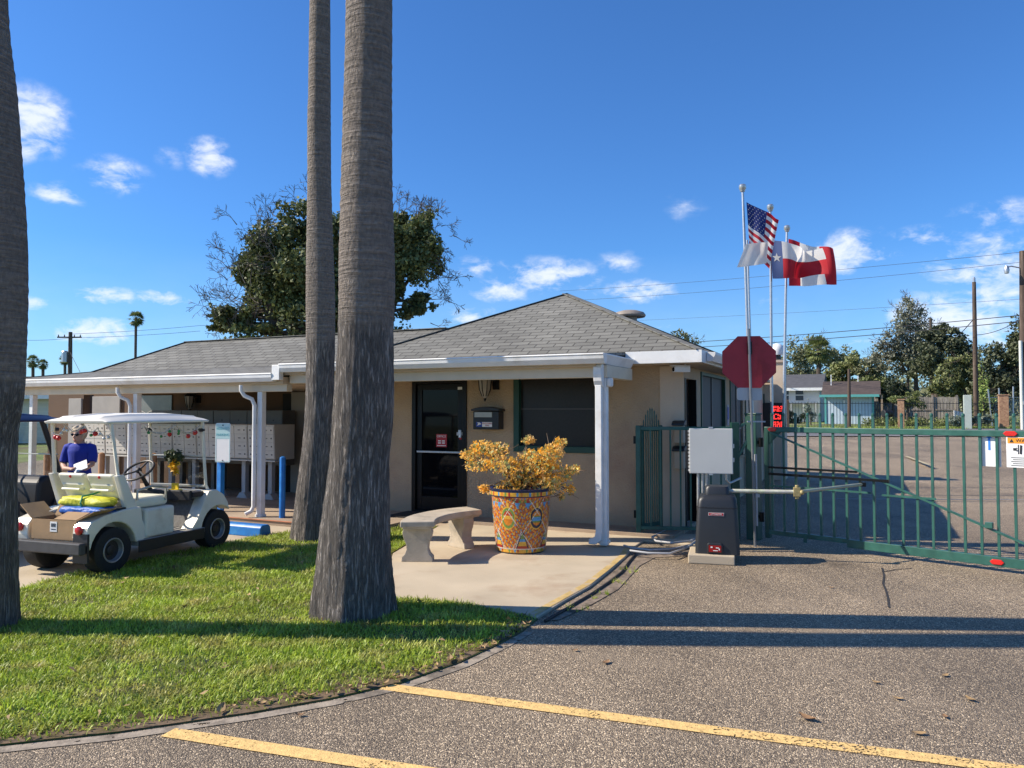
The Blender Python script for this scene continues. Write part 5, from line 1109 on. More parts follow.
hgt = .66
b = B(); b.loft([rr_ring(.47, .44, 0, .04), rr_ring(.465, .43, .12, .045), rr_ring(.425, .40, .50, .05), rr_ring(.42, .395, .512, .05), rr_ring(.415, .385, .57, .055), rr_ring(.375, .345, .615, .06), rr_ring(.28, .28, .635, .06)]); b.build('operator_cover', opm, op, smooth=True)
b = B(); b.loft([rr_ring(.27, .27, .63, .05), rr_ring(.26, .26, .70, .05), rr_ring(.235, .235, .722, .05)]); b.build('top_cap', opm, op, smooth=True)
b = B(); b.loft([rr_ring(.428, .403, .492, .05), rr_ring(.430, .405, .498, .05), rr_ring(.428, .403, .504, .05)]); b.build('cover_seam', opd, op)
fyv = lambda z: -.215 + (z - .12)*.0395 - .0045
tilt = radians(90) - .04
b = B(); b.box((-.01, fyv(.43), .43), (.165, .004, .036)); pl_ = b.build('name_plate', M('plate_silver', (.45, .40, .38), .4, .05), op); b = B(); b.box((-.01, fyv(.43) - .0028, .43), (.15, .002, .024)); b.build('plate_red', signred, pl_)
text('LIFTMASTER', .022, swhite, pl_, (-.01, fyv(.43) - .0045, .43), (pi/2, 0, 0))
b = B(); b.prism([(-.11, .015), (.06, .015), (.06, .10), (.045, .125), (-.095, .125), (-.11, .10)], -.245, -.19, 'xz'); hs_ = b.build('key_housing', opm, op, bevel=.012)
b = B(); b.box((-.025, -.247, .065), (.13, .004, .07)); b.build('red_window', M('red_window', (.30, .012, .012), .15, .2, 40), hs_)
b = B()
for (x, z, w_, h_) in ((-.06, .08, .02, .015), (.0, .075, .03, .01), (-.02, .045, .05, .008), (.02, .06, .012, .02)): b.box((x, -.2505, z), (w_, .002, h_))
b.build('window_marks', swhite, hs_)
# arm: two bars with a joint, from the operator to the gate leaf
G0 = Vector((3.22, 9.75, 0)); G1 = Vector((5.19, 7.75, 0)); GD = (G1 - G0).normalized(); GN = Vector((GD.y, -GD.x, 0)); GN = -GN if GN.y > 0 else GN
A0 = Vector(op.location) + Vector((0, 0, .665)); A1_ = dp(797, 492, 8.35); A2 = G0 + GD*1.22 + Vector((0, 0, dp(853, 484, (G0 + GD*1.22).y).z)) + GN*.05
oinv = (Matrix.Translation(op.location) @ Matrix.Rotation(ang, 4, 'Z')).inverted(); A0, A1_, A2 = oinv @ A0, oinv @ A1_, oinv @ A2
armm = M('worn_pale_green', (.42, .46, .30), .5, .25, 9, col2=(.52, .50, .44), c2lo=.45, c2hi=.6, c2scale=8); armg = M('arm_grey', (.38, .39, .30), .45, .15, 8, metal=.3)
z3 = Vector((0, 0, 0))
b = B(); b.tube([A0, A0.lerp(A1_, .97)], .022, 12); b.lathe([(.045, -.04), (.045, .03)], 16, A0); b.build('arm_tube', armm, op, smooth=True)
b = B(); b.tube([A1_, A2], .018, 12); b.build('arm_tube', armg, op, smooth=True)
b = B(); j = A1_; b.box(j, (.075, .06, .10)); b.lathe([(.022, -.075), (.022, .075)], 10, j); b.ball(j + Vector((.05, -.02, .0)), .028, 8, 6); b.build('arm_joint', M('brass_joint', (.36, .29, .13), .5, .2, 20, metal=.4), op, bevel=.006)
b = B(); b.box(A2, (.06, .06, .05)); b.build('arm_bracket', dframe, op)
bc = dp(711, 451, 8.95); bxw, bxh = 41/F*8.95, 44/F*8.95
cb = thing('control_box', 'light grey electrical enclosure on conduits behind the gate operator', 'electrical box', bc, ang + .02)
b = B(); b.box((0, .09, 0), (bxw, .20, bxh)); b.build('box_body', M('enclosure_grey', (.45, .46, .45), .5, .04, 3), cb, bevel=.015, seg=3)
b = B(); b.box((0, -.022, 0), (bxw + .012, .022, bxh + .012)); b.build('box_door', M('enclosure_door', (.50, .51, .49), .45, .04, 3), cb, bevel=.008)
b = B()
for k in range(12): b.box((-bxw/2 - .012, -.008, -bxh/2 + .03 + k*(bxh - .06)/11), (.02, .022, .024))
b.build('box_hinge', M('enclosure_grey', (0, 0, 0)), cb, bevel=.004)
for c_, d_ in (((0, -.02, bxh/2 + .014), (.05, .03, .02)), ((0, -.02, -bxh/2 - .014), (.04, .03, .018)), ((bxw/2 + .014, -.005, .06), (.014, .03, .05)), ((bxw/2 + .014, -.005, -.10), (.014, .03, .05))): B().box(c_, d_).build('box_latch', galv, cb, bevel=.003)
b = B()
for k, x in enumerate((-.15, -.10, -.055)): b.tube([(x, .09, -bxh/2), (x, .09, -.75), (x - .01*k, .10 + .02*k, -.86)], .018, 8)
b.tube([(.17, .10, -bxh/2), (.17, .10, -bxh/2 - .08), (.21, .12, -bxh/2 - .12), (.34, .25, -bxh/2 - .07)], .014, 8)
b.build('conduit_riser', galv, cb, smooth=True)
pvc = M('grey_pvc', (.40, .40, .40), .5, .12, 6)
for k, (pts, lab) in enumerate((([(700, 538), (690, 545), (672, 549), (650, 550), (632, 548), (624, 545.5)], 'front grey conduit pipe on the ground by the porch corner'), ([(702, 536), (690, 541), (672, 543), (656, 541), (652, 537), (664, 531), (690, 521), (700, 515)], 'grey conduit pipe bending back towards the side door'), ([(699, 540), (686, 548), (670, 553.5), (648, 553), (630, 550.5)], 'pale conduit pipe lying nearest the asphalt by the porch corner'))):
    P_ = [gp(x, y, .045 + .012*k) for x, y in pts]; o0 = P_[0]
    o = B().tube([p - o0 for p in P_], .0125, 10).build('conduit_pipe', pvc, loc=o0, smooth=True); tag(o, lab, 'pipe', 'conduits lying by the gate')
P_ = [gp(x, y, .014) for x, y in [(545, 621), (566, 609), (590, 595), (608, 583), (622, 572), (629, 562), (634, 556), (636, 549)]]; o0 = P_[0]
tag(B().tube([p - o0 for p in P_], .013, 10).build('hose', M('black_hose', (.016, .016, .017), .6, .2, 9), loc=o0, smooth=True), 'black hose lying along the yellow edged corner of the patio', 'hose')
P_ = [gp(x, y, .02) for x, y in [(575, 606), (600, 594), (618, 582), (628, 570)]]; o0 = P_[0]
b = B(); rng = np.random.default_rng(2)
for p in P_:
    for k in range(7):
        c = p - o0 + Vector((rng.uniform(-.12, .12), rng.uniform(-.12, .12), -.02))
        for m_ in range(9): d = Vector((rng.normal()*.5, rng.normal()*.5, 1)).normalized(); s = d.cross(Vector((rng.normal(), rng.normal(), 0))).normalized()*.003; e = c + d*rng.uniform(.02, .055); b.poly([c - s, c + s, e + s*.2, e - s*.2])
tag(b.build('weeds', grassm, loc=o0), kind='stuff')
soil_pts = [gp(x, y) for x, y in [(545, 622), (572, 602), (600, 585), (628, 558), (640, 548), (690, 548), (690, 556), (655, 558), (640, 566), (618, 590), (590, 606), (560, 620)]]
sheet('bare_soil', soil_pts, .006, M('gravel_soil', (.22, .17, .125), .95, .3, 14, .6, 50, col2=(.10, .075, .05), c2scale=5))
# ================================================================== green swing gate
GL = 4.35; gz0, gz1, zT = .055, .15, 1.42
gt = thing('swing_gate', 'wide green metal swing gate with thin pickets and a diagonal brace', 'gate', G0, atan2(GD.y, GD.x))
b = B(); b.span(0, GL, -.03, .03, zT - .035, zT + .03); b.build('top_rail', greenp, gt, bevel=.006)
b = B(); b.span(0, 1.02, -.03, .03, .10, .155); b.span(1.02, GL, -.032, .032, gz0, gz1); b.span(.50, .545, -.038, -.032, .05, .16); b.build('bottom_rail', greenp, gt, bevel=.006)
b = B(); b.span(0, .06, -.032, .032, .05, zT + .03); b.build('hinge_stile', greend, gt, bevel=.006); b = B(); b.span(GL - .06, GL, -.031, .031, gz0, zT + .03); b.build('end_stile', greenp, gt, bevel=.006)
proto = None
def gx(px): # distance along the gate of a sight line
    k = (px - 512)/F*1.0006; return (k*G0.y - G0.x)/(GD.x - k*GD.y)
x0, x1 = gx(783), gx(1013); stp = (x1 - x0)/16
for k in range(-1, int((GL - x0)/stp)):
    x = x0 + k*stp
    if x > GL - .1 or x < .08: continue
    if proto is None:
        b = B(); b.span(-.0125, .0125, -.0125, .0125, .151, zT - .034); b.span(-.0125, .0125, -.0125, .0125, zT + .029, zT + .175); b.lathe([(.016, zT + .168), (.019, zT + .182), (.016, zT + .198), (.004, zT + .208)], 8); proto = b.build('picket', greenp, gt); proto.location = (x, 0, 0)
    else:
        c = proto.copy(); COL.objects.link(c); c.parent = gt; c.location = (x, 0, 0)
b = B(); b.beam((.08, -.018, zT - .04), (3.15, -.018, .17), .03, .022); b.build('diagonal_brace', greenp, gt)
b = B(); b.span(.06, 1.50, -.045, -.016, .845, .875); b.span(.06, 1.15, -.046, -.016, .93, .955); b.build('arm_rail', dframe, gt); b = B(); b.span(.06, 1.3, -.03, -.015, .70, .722); b.span(1.42, 1.98, -.03, -.015, .685, .707); b.build('mid_rail', greenp, gt)
b = B(); b.box((2.48, -.035, .47), (.07, .05, .06)); b.build('latch_stop', greenp, gt, bevel=.004)
refl = M('red_reflector', (.60, .02, .015), .25, .06)
def reflector(x, z, w_=.13):
    b = B(); b.prism([(x - w_/2, z), (x - w_/2 + .025, z - .026), (x + w_/2 - .025, z - .026), (x + w_/2, z), (x + w_/2 - .025, z + .026), (x - w_/2 + .025, z + .026)], -.045, -.033, 'xz'); b.build('reflector', refl, gt, bevel=.004)
reflector(gx(773), zT, .12); reflector(gx(1010), zT); reflector(gx(994), .10)
b = B(); b.prism([(.06, zT - .035), (.22, zT - .035), (.06, zT - .19)], -.02, -.005, 'xz'); b.build('corner_gusset', greend, gt)
def gate_pt(x, z, off): p = G0 + GD*x + GN*off; return Vector((p.x, p.y, z))
# signs hung on the pickets
xa, xb = gx(976.5), gx(999); gy = (G0 + GD*xa).y
t = thing('gate_notice', 'blank back of a white notice with a blue strip held behind two gate pickets', 'sign', gate_pt((xa+xb)/2, 0, -.022), atan2(GD.y, GD.x))
zt_, zb_ = dp(985, 435, gy).z, dp(985, 466, gy).z
b = B(); b.span(-(xb-xa)/2, (xb-xa)/2, -.003, .003, zb_, zt_); b.build('notice_board', swhite, t)
b = B(); b.span(-.012, .008, -.006, -.0035, zt_ - .155, zt_ - .02); b.prism([(-.035, zt_ - .03), (-.002, zt_ - .005), (.03, zt_ - .03)], -.006, -.0035, 'xz'); b.build('blue_mark', M('bright_blue', (.03, .22, .75), .5, .05), t)
xa = gx(1005.5); xb = xa + .36; zt_, zb_ = dp(1012, 436.5, 7.8).z, dp(1012, 467.5, 7.8).z; wS, hS = xb - xa, zt_ - zb_
t = thing('warning_sign', 'white warning sign with an orange header on the gate at the right', 'sign', gate_pt((xa+xb)/2, zb_, .022), atan2(GD.y, GD.x))
b = B(); b.span(-wS/2, wS/2, -.003, .003, 0, hS); b.build('sign_plate', swhite, t)
b = B(); b.span(-wS/2 + .012, wS/2 - .012, -.0055, -.0035, hS - .07, hS - .012); b.build('orange_header', M('sign_orange', (.80, .30, .02), .4, .04), t)
text('WARNING', .048, ink, t, (.02, -.007, hS - .042), (pi/2, 0, 0)); b = B(); b.prism([(-.152, hS - .06), (-.112, hS - .06), (-.132, hS - .024)], -.0075, -.0058, 'xz')
for k in range(5): b.box((-.02, -.0045, .10 - .02*k), (.24 - .03*(k % 2), .002, .006))
a = (-.075, hS - .13); b.box((a[0] - .03, -.0045, a[1]), (.03, .002, .026)); b.prism([(a[0] + .01, a[1] - .045), (a[0] + .03, a[1] - .05), (a[0] + .035, a[1] + .04), (a[0] + .015, a[1] + .045)], -.0055, -.0035, 'xz')
for k in range(4): q = radians(-60 + 40*k); b.beam((a[0], -.0045, a[1]), (a[0] - .04*cos(q) + .02, -.0045, a[1] + .055*sin(q)), .008, .003)
for k in range(3): b.beam((.04 + .03*k, -.0045, a[1] - .05), (.07 + .03*k, -.0045, a[1] + .04), .008, .003)
b.build('sign_marks', ink, t)
# fixed fence panel and walk gate to the left of the hinge
FA, FB = gp(638.5, 537), gp(752.5, 539); fd = (FB - FA).normalized(); FL = (FB - FA).length
fp = thing('green_fence', 'short green metal fence panel between the porch and the swing gate', 'fence', FA, atan2(fd.y, fd.x))
b = B(); b.span(-.03, .03, -.03, .03, 0, 1.46); b.build('fence_post', greenp, fp, bevel=.005)
xm = FL*.855; b = B(); b.span(xm - .05, xm + .05, -.05, .05, 0, 1.50); b.build('fence_post', greend, fp, bevel=.006)
b = B(); b.span(.031, xm - .051, -.02, .02, 1.40, 1.445); b.build('top_rail', greenp, fp, bevel=.004); b = B(); b.span(.031, xm - .051, -.02, .02, .10, .145); b.build('bottom_rail', greenp, fp, bevel=.004)
for k in range(1, 9):
    x = .031 + k*(xm - .08)/9; b = B(); b.span(x - .011, x + .011, -.011, .011, .146, 1.399); b.build('picket', greenp, fp)
b = B(); b.beam((xm + .03, -.02, 1.05), (FL - .04, -.02, 1.30), .05, .03); b.beam((xm + .03, -.02, 1.44), (FL - .05, -.02, 1.50), .04, .03); b.build('corner_brace', greenp, fp)
b = B(); b.box((-.045, 0, 1.27), (.03, .03, .10)); b.box((-.045, 0, .3), (.03, .03, .10)); b.build('fence_hinge', dframe, fp)
hp = thing('gate_post', 'thick dark green post the swing gate hangs from', 'post', FB + Vector((.02, -.02, 0)), atan2(GD.y, GD.x))
b = B(); b.span(-.075, .075, -.075, .075, 0, 1.60); b.build('post_tube', greend, hp, bevel=.008); b = B(); b.span(-.085, .085, -.085, .085, 1.601, 1.625); b.build('post_cap', greend, hp, bevel=.006)
for z in (.3, 1.25): b = B(); b.lathe([(.03, -.06), (.03, .06)], 12, (.115, -.02, z)); b.box((.09, 0, z), (.06, .05, .04)); b.build('gate_hinge', dframe, hp)
LB1 = W(la(661, 1.38), 1.38); ld = (LB1 - FA); ld.z = 0; LL = ld.length; ld.normalize()
wg = thing('walk_gate', 'narrow green walk gate with an arched row of pickets standing open by the wall', 'gate', FA + ld*.05, atan2(ld.y, ld.x))
b = B(); b.span(0, .035, -.018, .018, .08, 1.46); b.span(LL - .085, LL - .05, -.018, .018, .08, 1.46); b.span(.035, LL - .085, -.018, .018, 1.38, 1.43); b.span(.035, LL - .085, -.018, .018, .12, .17); b.build('gate_frame', greenp, wg, bevel=.004)
for k in range(8):
    f = (k + .5)/8; x = .035 + f*(LL - .12); zt = 1.46 + .20*sin(pi*f)
    b = B(); b.span(x - .006, x + .006, -.006, .006, .171, 1.379); b.span(x - .006, x + .006, -.006, .006, 1.431, zt); b.lathe([(.009, zt), (.011, zt + .01), (.001, zt + .04)], 6, (x, 0, 0)); b.build('picket', greenp, wg)
# ================================================================== octagonal sign seen from behind
YS_ = 9.42; sc_ = dp(749, 362, YS_); rS = 26/F*YS_/cos(pi/8)
ss = thing('stop_sign', 'red octagonal sign seen from behind with a small grey plate on a steel post', 'sign', Vector((dp(753.5, 500, YS_).x, YS_, 0)))
ra = .16; Rz = Matrix.Rotation(-ra, 3, 'Z'); c_ = sc_ - Vector(ss.location)
b = B(); oc = [(rS*cos(pi/8 + k*pi/4), rS*sin(pi/8 + k*pi/4)) for k in range(8)]; b.prism(oc, -.003, .003, 'xz')
for v in b.bm.verts: v.co = c_ + Rz @ v.co
b.build('sign_face', M('sign_back_red', (.34, .018, .03), .55, .10, 3, col2=(.28, .012, .02), c2scale=4), ss)
b = B(); b.tube([(0, -.045, 0), (c_.x*.5, -.045, c_.z*.5), (c_.x - .012, -.045, c_.z + rS + .06)], .017, 8); b.build('sign_post', M('post_steel', (.20, .21, .22), .45, .12, 6, metal=.5), ss, smooth=True)
b = B(); b.beam((.03, -.02, .25), (.025, -.02, 1.12), .045, .02); b.box((.03, -.045, 1.52), (.22, .02, .018)); b.box((.03, -.045, .62), (.05, .05, .04)); b.build('post_bracket', greym, ss)
b = B(); b.box((c_.x - .0, -.035, c_.z + .17), (.05, .03, .16)); b.build('sign_clamp', dframe, ss, bevel=.004)
c2_ = dp(749.5, 394, YS_) - Vector(ss.location); w_, h_ = 25/F*YS_, 12.5/F*YS_
b = B(); b.loft([[(c2_.x + x, y, c2_.z + z) for x, z, _ in [(p[0], p[1], 0) for p in rr_ring(w_, h_, 0, .03)]] for y in (-.004, .004)])
b.build('lower_plate', M('plate_back_grey', (.40, .41, .43), .45, .06, metal=.3), ss)
# ================================================================== flags
def flagpole(px0, py_top, px1, Y, label, rp=.032, ball=True):
    top = dp(px0, py_top, Y); base = Vector((dp(px1, 500, Y).x, Y, zg(Y))); t = thing('flagpole', label, 'flagpole', base, 0, 'flagpoles behind the red octagon')
    b = B(); d = top - base; b.tube([z3, d*.5, d], [rp, rp*.9, rp*.72], 14); b.build('pole', galv, t, smooth=True)
    if ball:
        b = B(); b.lathe([(.03, -.01), (.045, .0), (.05, .03), (.065, .05), (.065, .11), (.045, .13), (.01, .135)], 14, d - Vector((0, 0, .12))); b.build('pole_cap', galv, t, smooth=True)
    return t
FW = M('flag_white', (.86, .84, .78), .7, .04, trans=.6); FR = M('flag_red', (.50, .012, .025), .7, .05, trans=.3); FBL = M('flag_blue', (.012, .028, .16), .7, .05, trans=.25); FBT = M('flag_texas_blue', (.05, .085, .22), .7, .05, trans=.25)
def flag(name, label, cs, Y, wave, mats, matfn, nu=44, nv=39, ph=0., stars=None):
    TL, TR, BR_, BL_ = [dp(x, y, Y) for x, y in cs]; o0 = TL
    def S(u, v, off=0.):
        p = TL.lerp(TR, u).lerp(BL_.lerp(BR_, u), v) - o0
        a = wave*(.25 + u); p = p + Vector((0, a*sin(7.5*u + 1.2*v + ph) + .25*a*sin(15*u - 2.5*v + ph), -.06*wave*8*u*(1-u)*(.4 + .6*v) + .12*a*sin(5.5*u + 2.0*v + ph)))
        return p + Vector((.10*a*cos(7.5*u + ph + v*2), -off, 0))
    t = thing(name, label, 'flag', o0)
    V = [S(i/nu, j/nv) for j in range(nv+1) for i in range(nu+1)]; Fc, mi = [], []
    for j in range(nv):
        for i in range(nu): k = j*(nu+1) + i; Fc.append((k, k+1, k+nu+2, k+nu+1)); mi.append(matfn((i+.5)/nu, (j+.5)/nv))
    o = arr_mesh('flag_cloth', V, Fc, mats, t, mi=mi); o.data.polygons.foreach_set('use_smooth', np.ones(len(Fc), bool))
    if stars:
        b = B()
        for (u, v, r, R_) in stars:
            c = S(u, v, .012); px_ = (S(u+.02, v, .012) - S(u-.02, v, .012)).normalized(); pz = (S(u, v-.02, .012) - S(u, v+.02, .012)).normalized()
            cv = b.bm.verts.new(c); ring = [b.bm.verts.new(c + (px_*sin(pi*k/5) + pz*cos(pi*k/5))*(r if k % 2 == 0 else r*.4)) for k in range(10)]
            for k in range(10): b._f([cv, ring[k], ring[(k+1) % 10]])
        b.build('flag_stars', FW, t)
    return t
flagpole(742.5, 185, 753.5, 14.0, 'tallest flagpole, leaning a little, flying the stars and stripes'); flagpole(747.2, 240, 755, 14.3, 'thin flagpole hidden at its top by the white flag', .026, False)
flagpole(770.3, 205, 772.5, 15.0, 'middle flagpole flying the lone star flag'); flagpole(787, 226, 782.5, 16.4, 'rearmost pale flagpole flying the red and white flag', .034)
CU, CVv = .60, 7/13
st_ = [((i + .5)/6*CU*.98 if j % 2 == 0 else (i + 1)/6*CU*.98, (j + .7)/9*CVv*.97, .015, 0) for j in range(9) for i in range(6 if j % 2 == 0 else 5)]
flag('national_flag', 'stars and stripes flag blowing right at the top of the tallest pole', [(746.5, 202), (780, 219), (770, 269), (749.5, 244)], 13.9, .045, [FR, FW, FBL], lambda u, v: 2 if (u < CU and v < CVv) else int(v*13) % 2, stars=st_, ph=.6)
flag('state_flag', 'lone star flag with blue hoist, white top and red bottom stripe on the middle pole', [(772, 239.5), (821, 251), (824, 275), (772.5, 278.5)], 14.9, .20, [FBT, FW, FR], lambda u, v: 0 if u < .18 else (1 if v < .45 else 2), stars=[(.09, .45, .095, 0)], ph=2.2)
flag('red_white_flag', 'red and white flag on the rearmost pole, half hidden by the lone star flag', [(788, 239), (830, 250), (836, 284), (788.5, 286)], 16.3, .13, [FR, FW], lambda u, v: 0 if (u < .27 or u > .76) else 1, ph=4.0)
flag('white_flag', 'plain white flag hanging slanted below the stars and stripes', [(746, 244), (769, 241.5), (766.5, 263.5), (737, 267.5)], 13.75, .02, [FW], lambda u, v: 0, ph=1.0)
# ================================================================== across the road
def gpt(px, Y): p = dp(px, 411, Y); return Vector((p.x, Y, zg(Y)))
def zat(py, Y): return dp(512, py, Y).z
siding = M('white_siding', (.66, .65, .60), .6, .05, 4); roofg = M('dark_grey_roof', (.085, .085, .09), .9, .15, 3); roofb = M('brown_shingle', (.075, .055, .047), .9, .2, 3); pblue = M('pale_blue_boards', (.50, .60, .68), .65, .08, 3); tealt = M('teal_trim', (.10, .36, .34), .6, .08)
winm = M('far_window', (.05, .055, .06), .2, .1)
Y = 64; x0, x1 = gpt(744, Y).x, gpt(820, Y).x; zb = zg(Y); ze, zr = zat(388, Y), zat(376.5, Y); w_ = x1 - x0
h_ = thing('white_house', 'two storey white sided house with a dark grey roof beyond the road', 'house', ((x0+x1)/2, Y, zb), -TH); w_ /= 1.08
b = B(); b.span(-w_/2, w_/2, 0, 7, 0, ze - zb); b.build('wall', siding, h_)
b = B(); e, r_ = ze - zb, zr - zb; b.prism([(-.6, e - .05), (3.5, r_ + .3), (7.6, e - .05), (7.6, e - .2), (-.6, e - .2)], -w_/2 - .3, w_/2 + .3, 'yz'); b.build('roof', roofg, h_)
b = B(); b.span(-w_/2 - .3, w_/2 + .3, -.65, -.605, e - .25, e - .02); b.build('fascia', wht, h_)
for px, wz in ((800, .62), (786, .5)):
    c = (gpt(px, Y).x - (x0+x1)/2)/1.08; zt, z0 = zat(390, Y) - zb, zat(400.5, Y) - zb; b = B(); b.span(c - wz/2, c + wz/2, -.04, -.003, z0, zt); w = b.build('window', winm, h_); b = B()
    b.span(c - wz/2 - .07, c - wz/2, -.06, -.002, z0, zt); b.span(c + wz/2, c + wz/2 + .07, -.06, -.002, z0, zt); b.span(c - wz/2, c + wz/2, -.06, -.041, (z0+zt)/2 - .04, (z0+zt)/2 + .04); b.build('window_frame', siding, w)
b = B(); b.span(-w_/2, w_/2 - .1, -1.1, -.08, zat(403, Y) - zb - .06, zat(403, Y) - zb); 
for k in range(7): b.span(-w_/2 + k*(w_-.3)/6, -w_/2 + k*(w_-.3)/6 + .1, -1.1, -1.0, 0, zat(403, Y) - zb - .06)
b.build('deck', M('grey_deck', (.3, .3, .29), .8, .1), h_)
Y = 58; x0, x1 = gpt(826, Y).x, gpt(873, Y).x; zb = zg(Y); w_ = x1 - x0; ze = zat(394, Y) - zb; zr = zat(385, Y) - zb
s_h = thing('blue_shed', 'small pale blue board shed with teal trim and a brown roof', 'shed', ((x0+x1)/2, Y, zb), -TH); w_ /= 1.08
b = B(); b.span(-w_/2, w_/2, 0, 4, 0, ze); b.build('wall', pblue, s_h)
b = B()
for k in range(15): b.span(-w_/2 + .1 + k*(w_-.2)/14 - .012, -w_/2 + .1 + k*(w_-.2)/14 + .012, -.012, -.001, .02, ze - .1)
b.build('wall_batten', M('batten_blue', (.40, .50, .58), .7, .08), s_h)
b = B(); b.prism([(-.75, ze - .06), (2, zr + .35), (4.5, ze), (4.5, ze - .12), (-.75, ze - .12)], -w_/2 - .28, w_/2 + .50, 'yz'); b.build('roof', roofb, s_h)
b = B(); b.span(-w_/2 - .42, w_/2 + .40, -.80, -.755, ze - .24, ze - .05); b.span(-w_/2 - .10, -w_/2 + .03, -.06, -.014, 0, ze - .1); b.span(w_/2 - .10, w_/2 + .05, -.06, -.014, 0, ze - .1); b.build('trim', tealt, s_h)
b = B(); b.span(-.42, -.28, -.12, -.015, ze - .72, ze - .45); b.build('meter_box', wht, s_h)
b = B(); b.span(w_/2 + .5, w_/2 + .62, -.7, -.58, 0, ze - .12); b.build('roof_post', wood, s_h)
b = B(); b.span(.55, .62, 1.9, 1.97, zr + .2, zr + .75); b.span(-1.35, -1.28, 1.2, 1.27, zr, zr + .85); b.build('vent_pipe', wht, s_h)
# back fence of grey boards
Y = 59.5; x0, x1 = gpt(876, Y).x, gpt(966, Y).x
t = thing('board_fence', 'weathered grey board fence between the trees beyond the road', 'fence', (x0, Y + 2.5, zg(Y)), -TH); hF = zat(396.5, Y) - zg(Y)
b = B(); n = int((x1-x0)/.16)
for k in range(n): b.span(k*.16, k*.16 + .145, 0, .025, .05, hF - .06*random.random())
b.build('boards', M('grey_boards', (.28, .25, .215), .9, .3, 2.5, stretch=(4, 1, .4), island=.25), t)
b = B()
for k in range(5): b.span(k*(x1-x0)/4.2, k*(x1-x0)/4.2 + .14, -.12, -.002, 0, hF + .1)
b.span(0, x1-x0, -.06, -.002, hF*.48, hF*.48 + .12); b.build('fence_post', M('grey_posts', (.24, .21, .18), .9, .2), t)
# iron fence along the verge with brick piers
Y = 51; zb = zg(Y); x0, x1 = gpt(786, Y).x, gpt(1004, Y).x
t = thing('iron_fence', 'thin black iron picket fence on the verge across the road', 'fence', (x0, Y, zb), 0); irn = M('black_iron', (.02, .02, .02), .5, .1)
b = B(); b.span(0, x1-x0, -.015, .015, 1.62, 1.655); b.span(0, x1-x0, -.015, .015, .12, .15); b.build('rails', irn, t)
b = B(); n = int((x1-x0)/.21)
for k in range(n): b.span(k*.21, k*.21 + .014, -.008, .008, .05, 1.75)
tag(b.build('pickets', irn, t), kind='stuff')
brick = M('tan_brick', (.40, .24, .14), .9, .25, 12, .4, 30, col2=(.28, .15, .09), c2lo=.45, c2hi=.6, c2scale=9)
for (px, w_, pt, lab) in ((901, .38, 399, 'slim tan brick pier in front of the round bush'), (1003.5, .54, 394.5, 'wide tan brick pier near the right edge of the picture')):
    Y = 50.6; p = gpt(px, Y); hh = zat(pt, Y) - p.z; t = thing('brick_pier', lab, 'pier', p, -TH, 'brick piers of the iron fence')
    b = B(); b.span(-w_/2, w_/2, -w_/2, w_/2, 0, hh - .07); b.build('pier_shaft', brick, t, bevel=.01); b = B(); b.span(-w_/2 - .04, w_/2 + .04, -w_/2 - .04, w_/2 + .04, hh - .07, hh); b.build('pier_cap', brick, t, bevel=.01)
p = gpt(785.5, 40); tag(B().span(-.14, .14, -.14, .14, 0, zat(400, 40) - p.z).build('timber_post', tanw, loc=p, bevel=.015), 'short brown timber post beyond the rear wing corner', 'post')
p = gpt(967.5, 49.6); b = B(); b.span(-.22, .22, -.2, .2, 0, zat(395, 49.6) - p.z); o = b.build('utility_cabinet', M('pale_green_cabinet', (.42, .47, .42), .6, .06), loc=p, rz=-TH, bevel=.02); tag(o, 'pale green utility cabinet in the shrubs across the road', 'cabinet')
p = gpt(959, 52); b = B(); b.prism([(-.35, .5), (.35, .35), (.35, 1.0), (-.35, 1.15)], -.03, .03, 'xz'); b.span(-.03, .03, .031, .07, 0, .6); tag(b.build('white_board', wht, loc=p), 'tilted white board beside the pale green cabinet', 'board')
t = thing('barrel_grill', 'black barrel grill on legs beside the pale blue shed', 'grill', gpt(887, 56), .2)
b = B(); b.tube([(-.32, 0, .85), (-.30, 0, .85), (.30, 0, .85), (.32, 0, .85)], [.20, .27, .27, .20], 18); b.build('barrel', black, t); b = B()
for sx_ in (-1, 1):
    for sy_ in (-1, 1): b.beam((sx_*.26, sy_*.1, .7), (sx_*.32, sy_*.24, 0), .05)
b.build('grill_leg', black, t); b = B(); b.tube([(.1, 0, 1.1), (.1, 0, 1.32)], .05, 8); b.build('chimney', black, t); b = B(); b.tube([(-.2, -.30, .92), (.2, -.30, .92)], .02, 6); b.build('handle', black, t)
# chain link posts at the right
clt = thing('wire_fence', 'leaning grey wire fence posts and mesh under the right hand trees', 'fence', gpt(1006, 53), 0); o0 = Vector(clt.location)
b = B()
for px, pt, dx in ((992, 389, -.25), (1001, 388, -.12), (1013, 386.5, .05), (1030, 388, 0)): q = gpt(px, 53); b.tube([q - o0, Vector((q.x + dx, 53, zat(pt, 53))) - o0], .045, 8)
b.tube([gpt(990, 53) - o0 + Vector((-.2, 0, 2)), gpt(1034, 53) - o0 + Vector((0, 0, 2.05))], .025, 6); b.build('fence_post', galv, clt)
b = B()
for k in range(30):
    xa = gpt(990, 53).x - o0.x + k*.11; b.beam((xa, .02, .05), (xa + .55, .02, 1.95), .006); b.beam((xa + .55, .02, .05), (xa, .02, 1.95), .006)
tag(b.build('wire_mesh', galv, clt), kind='stuff')
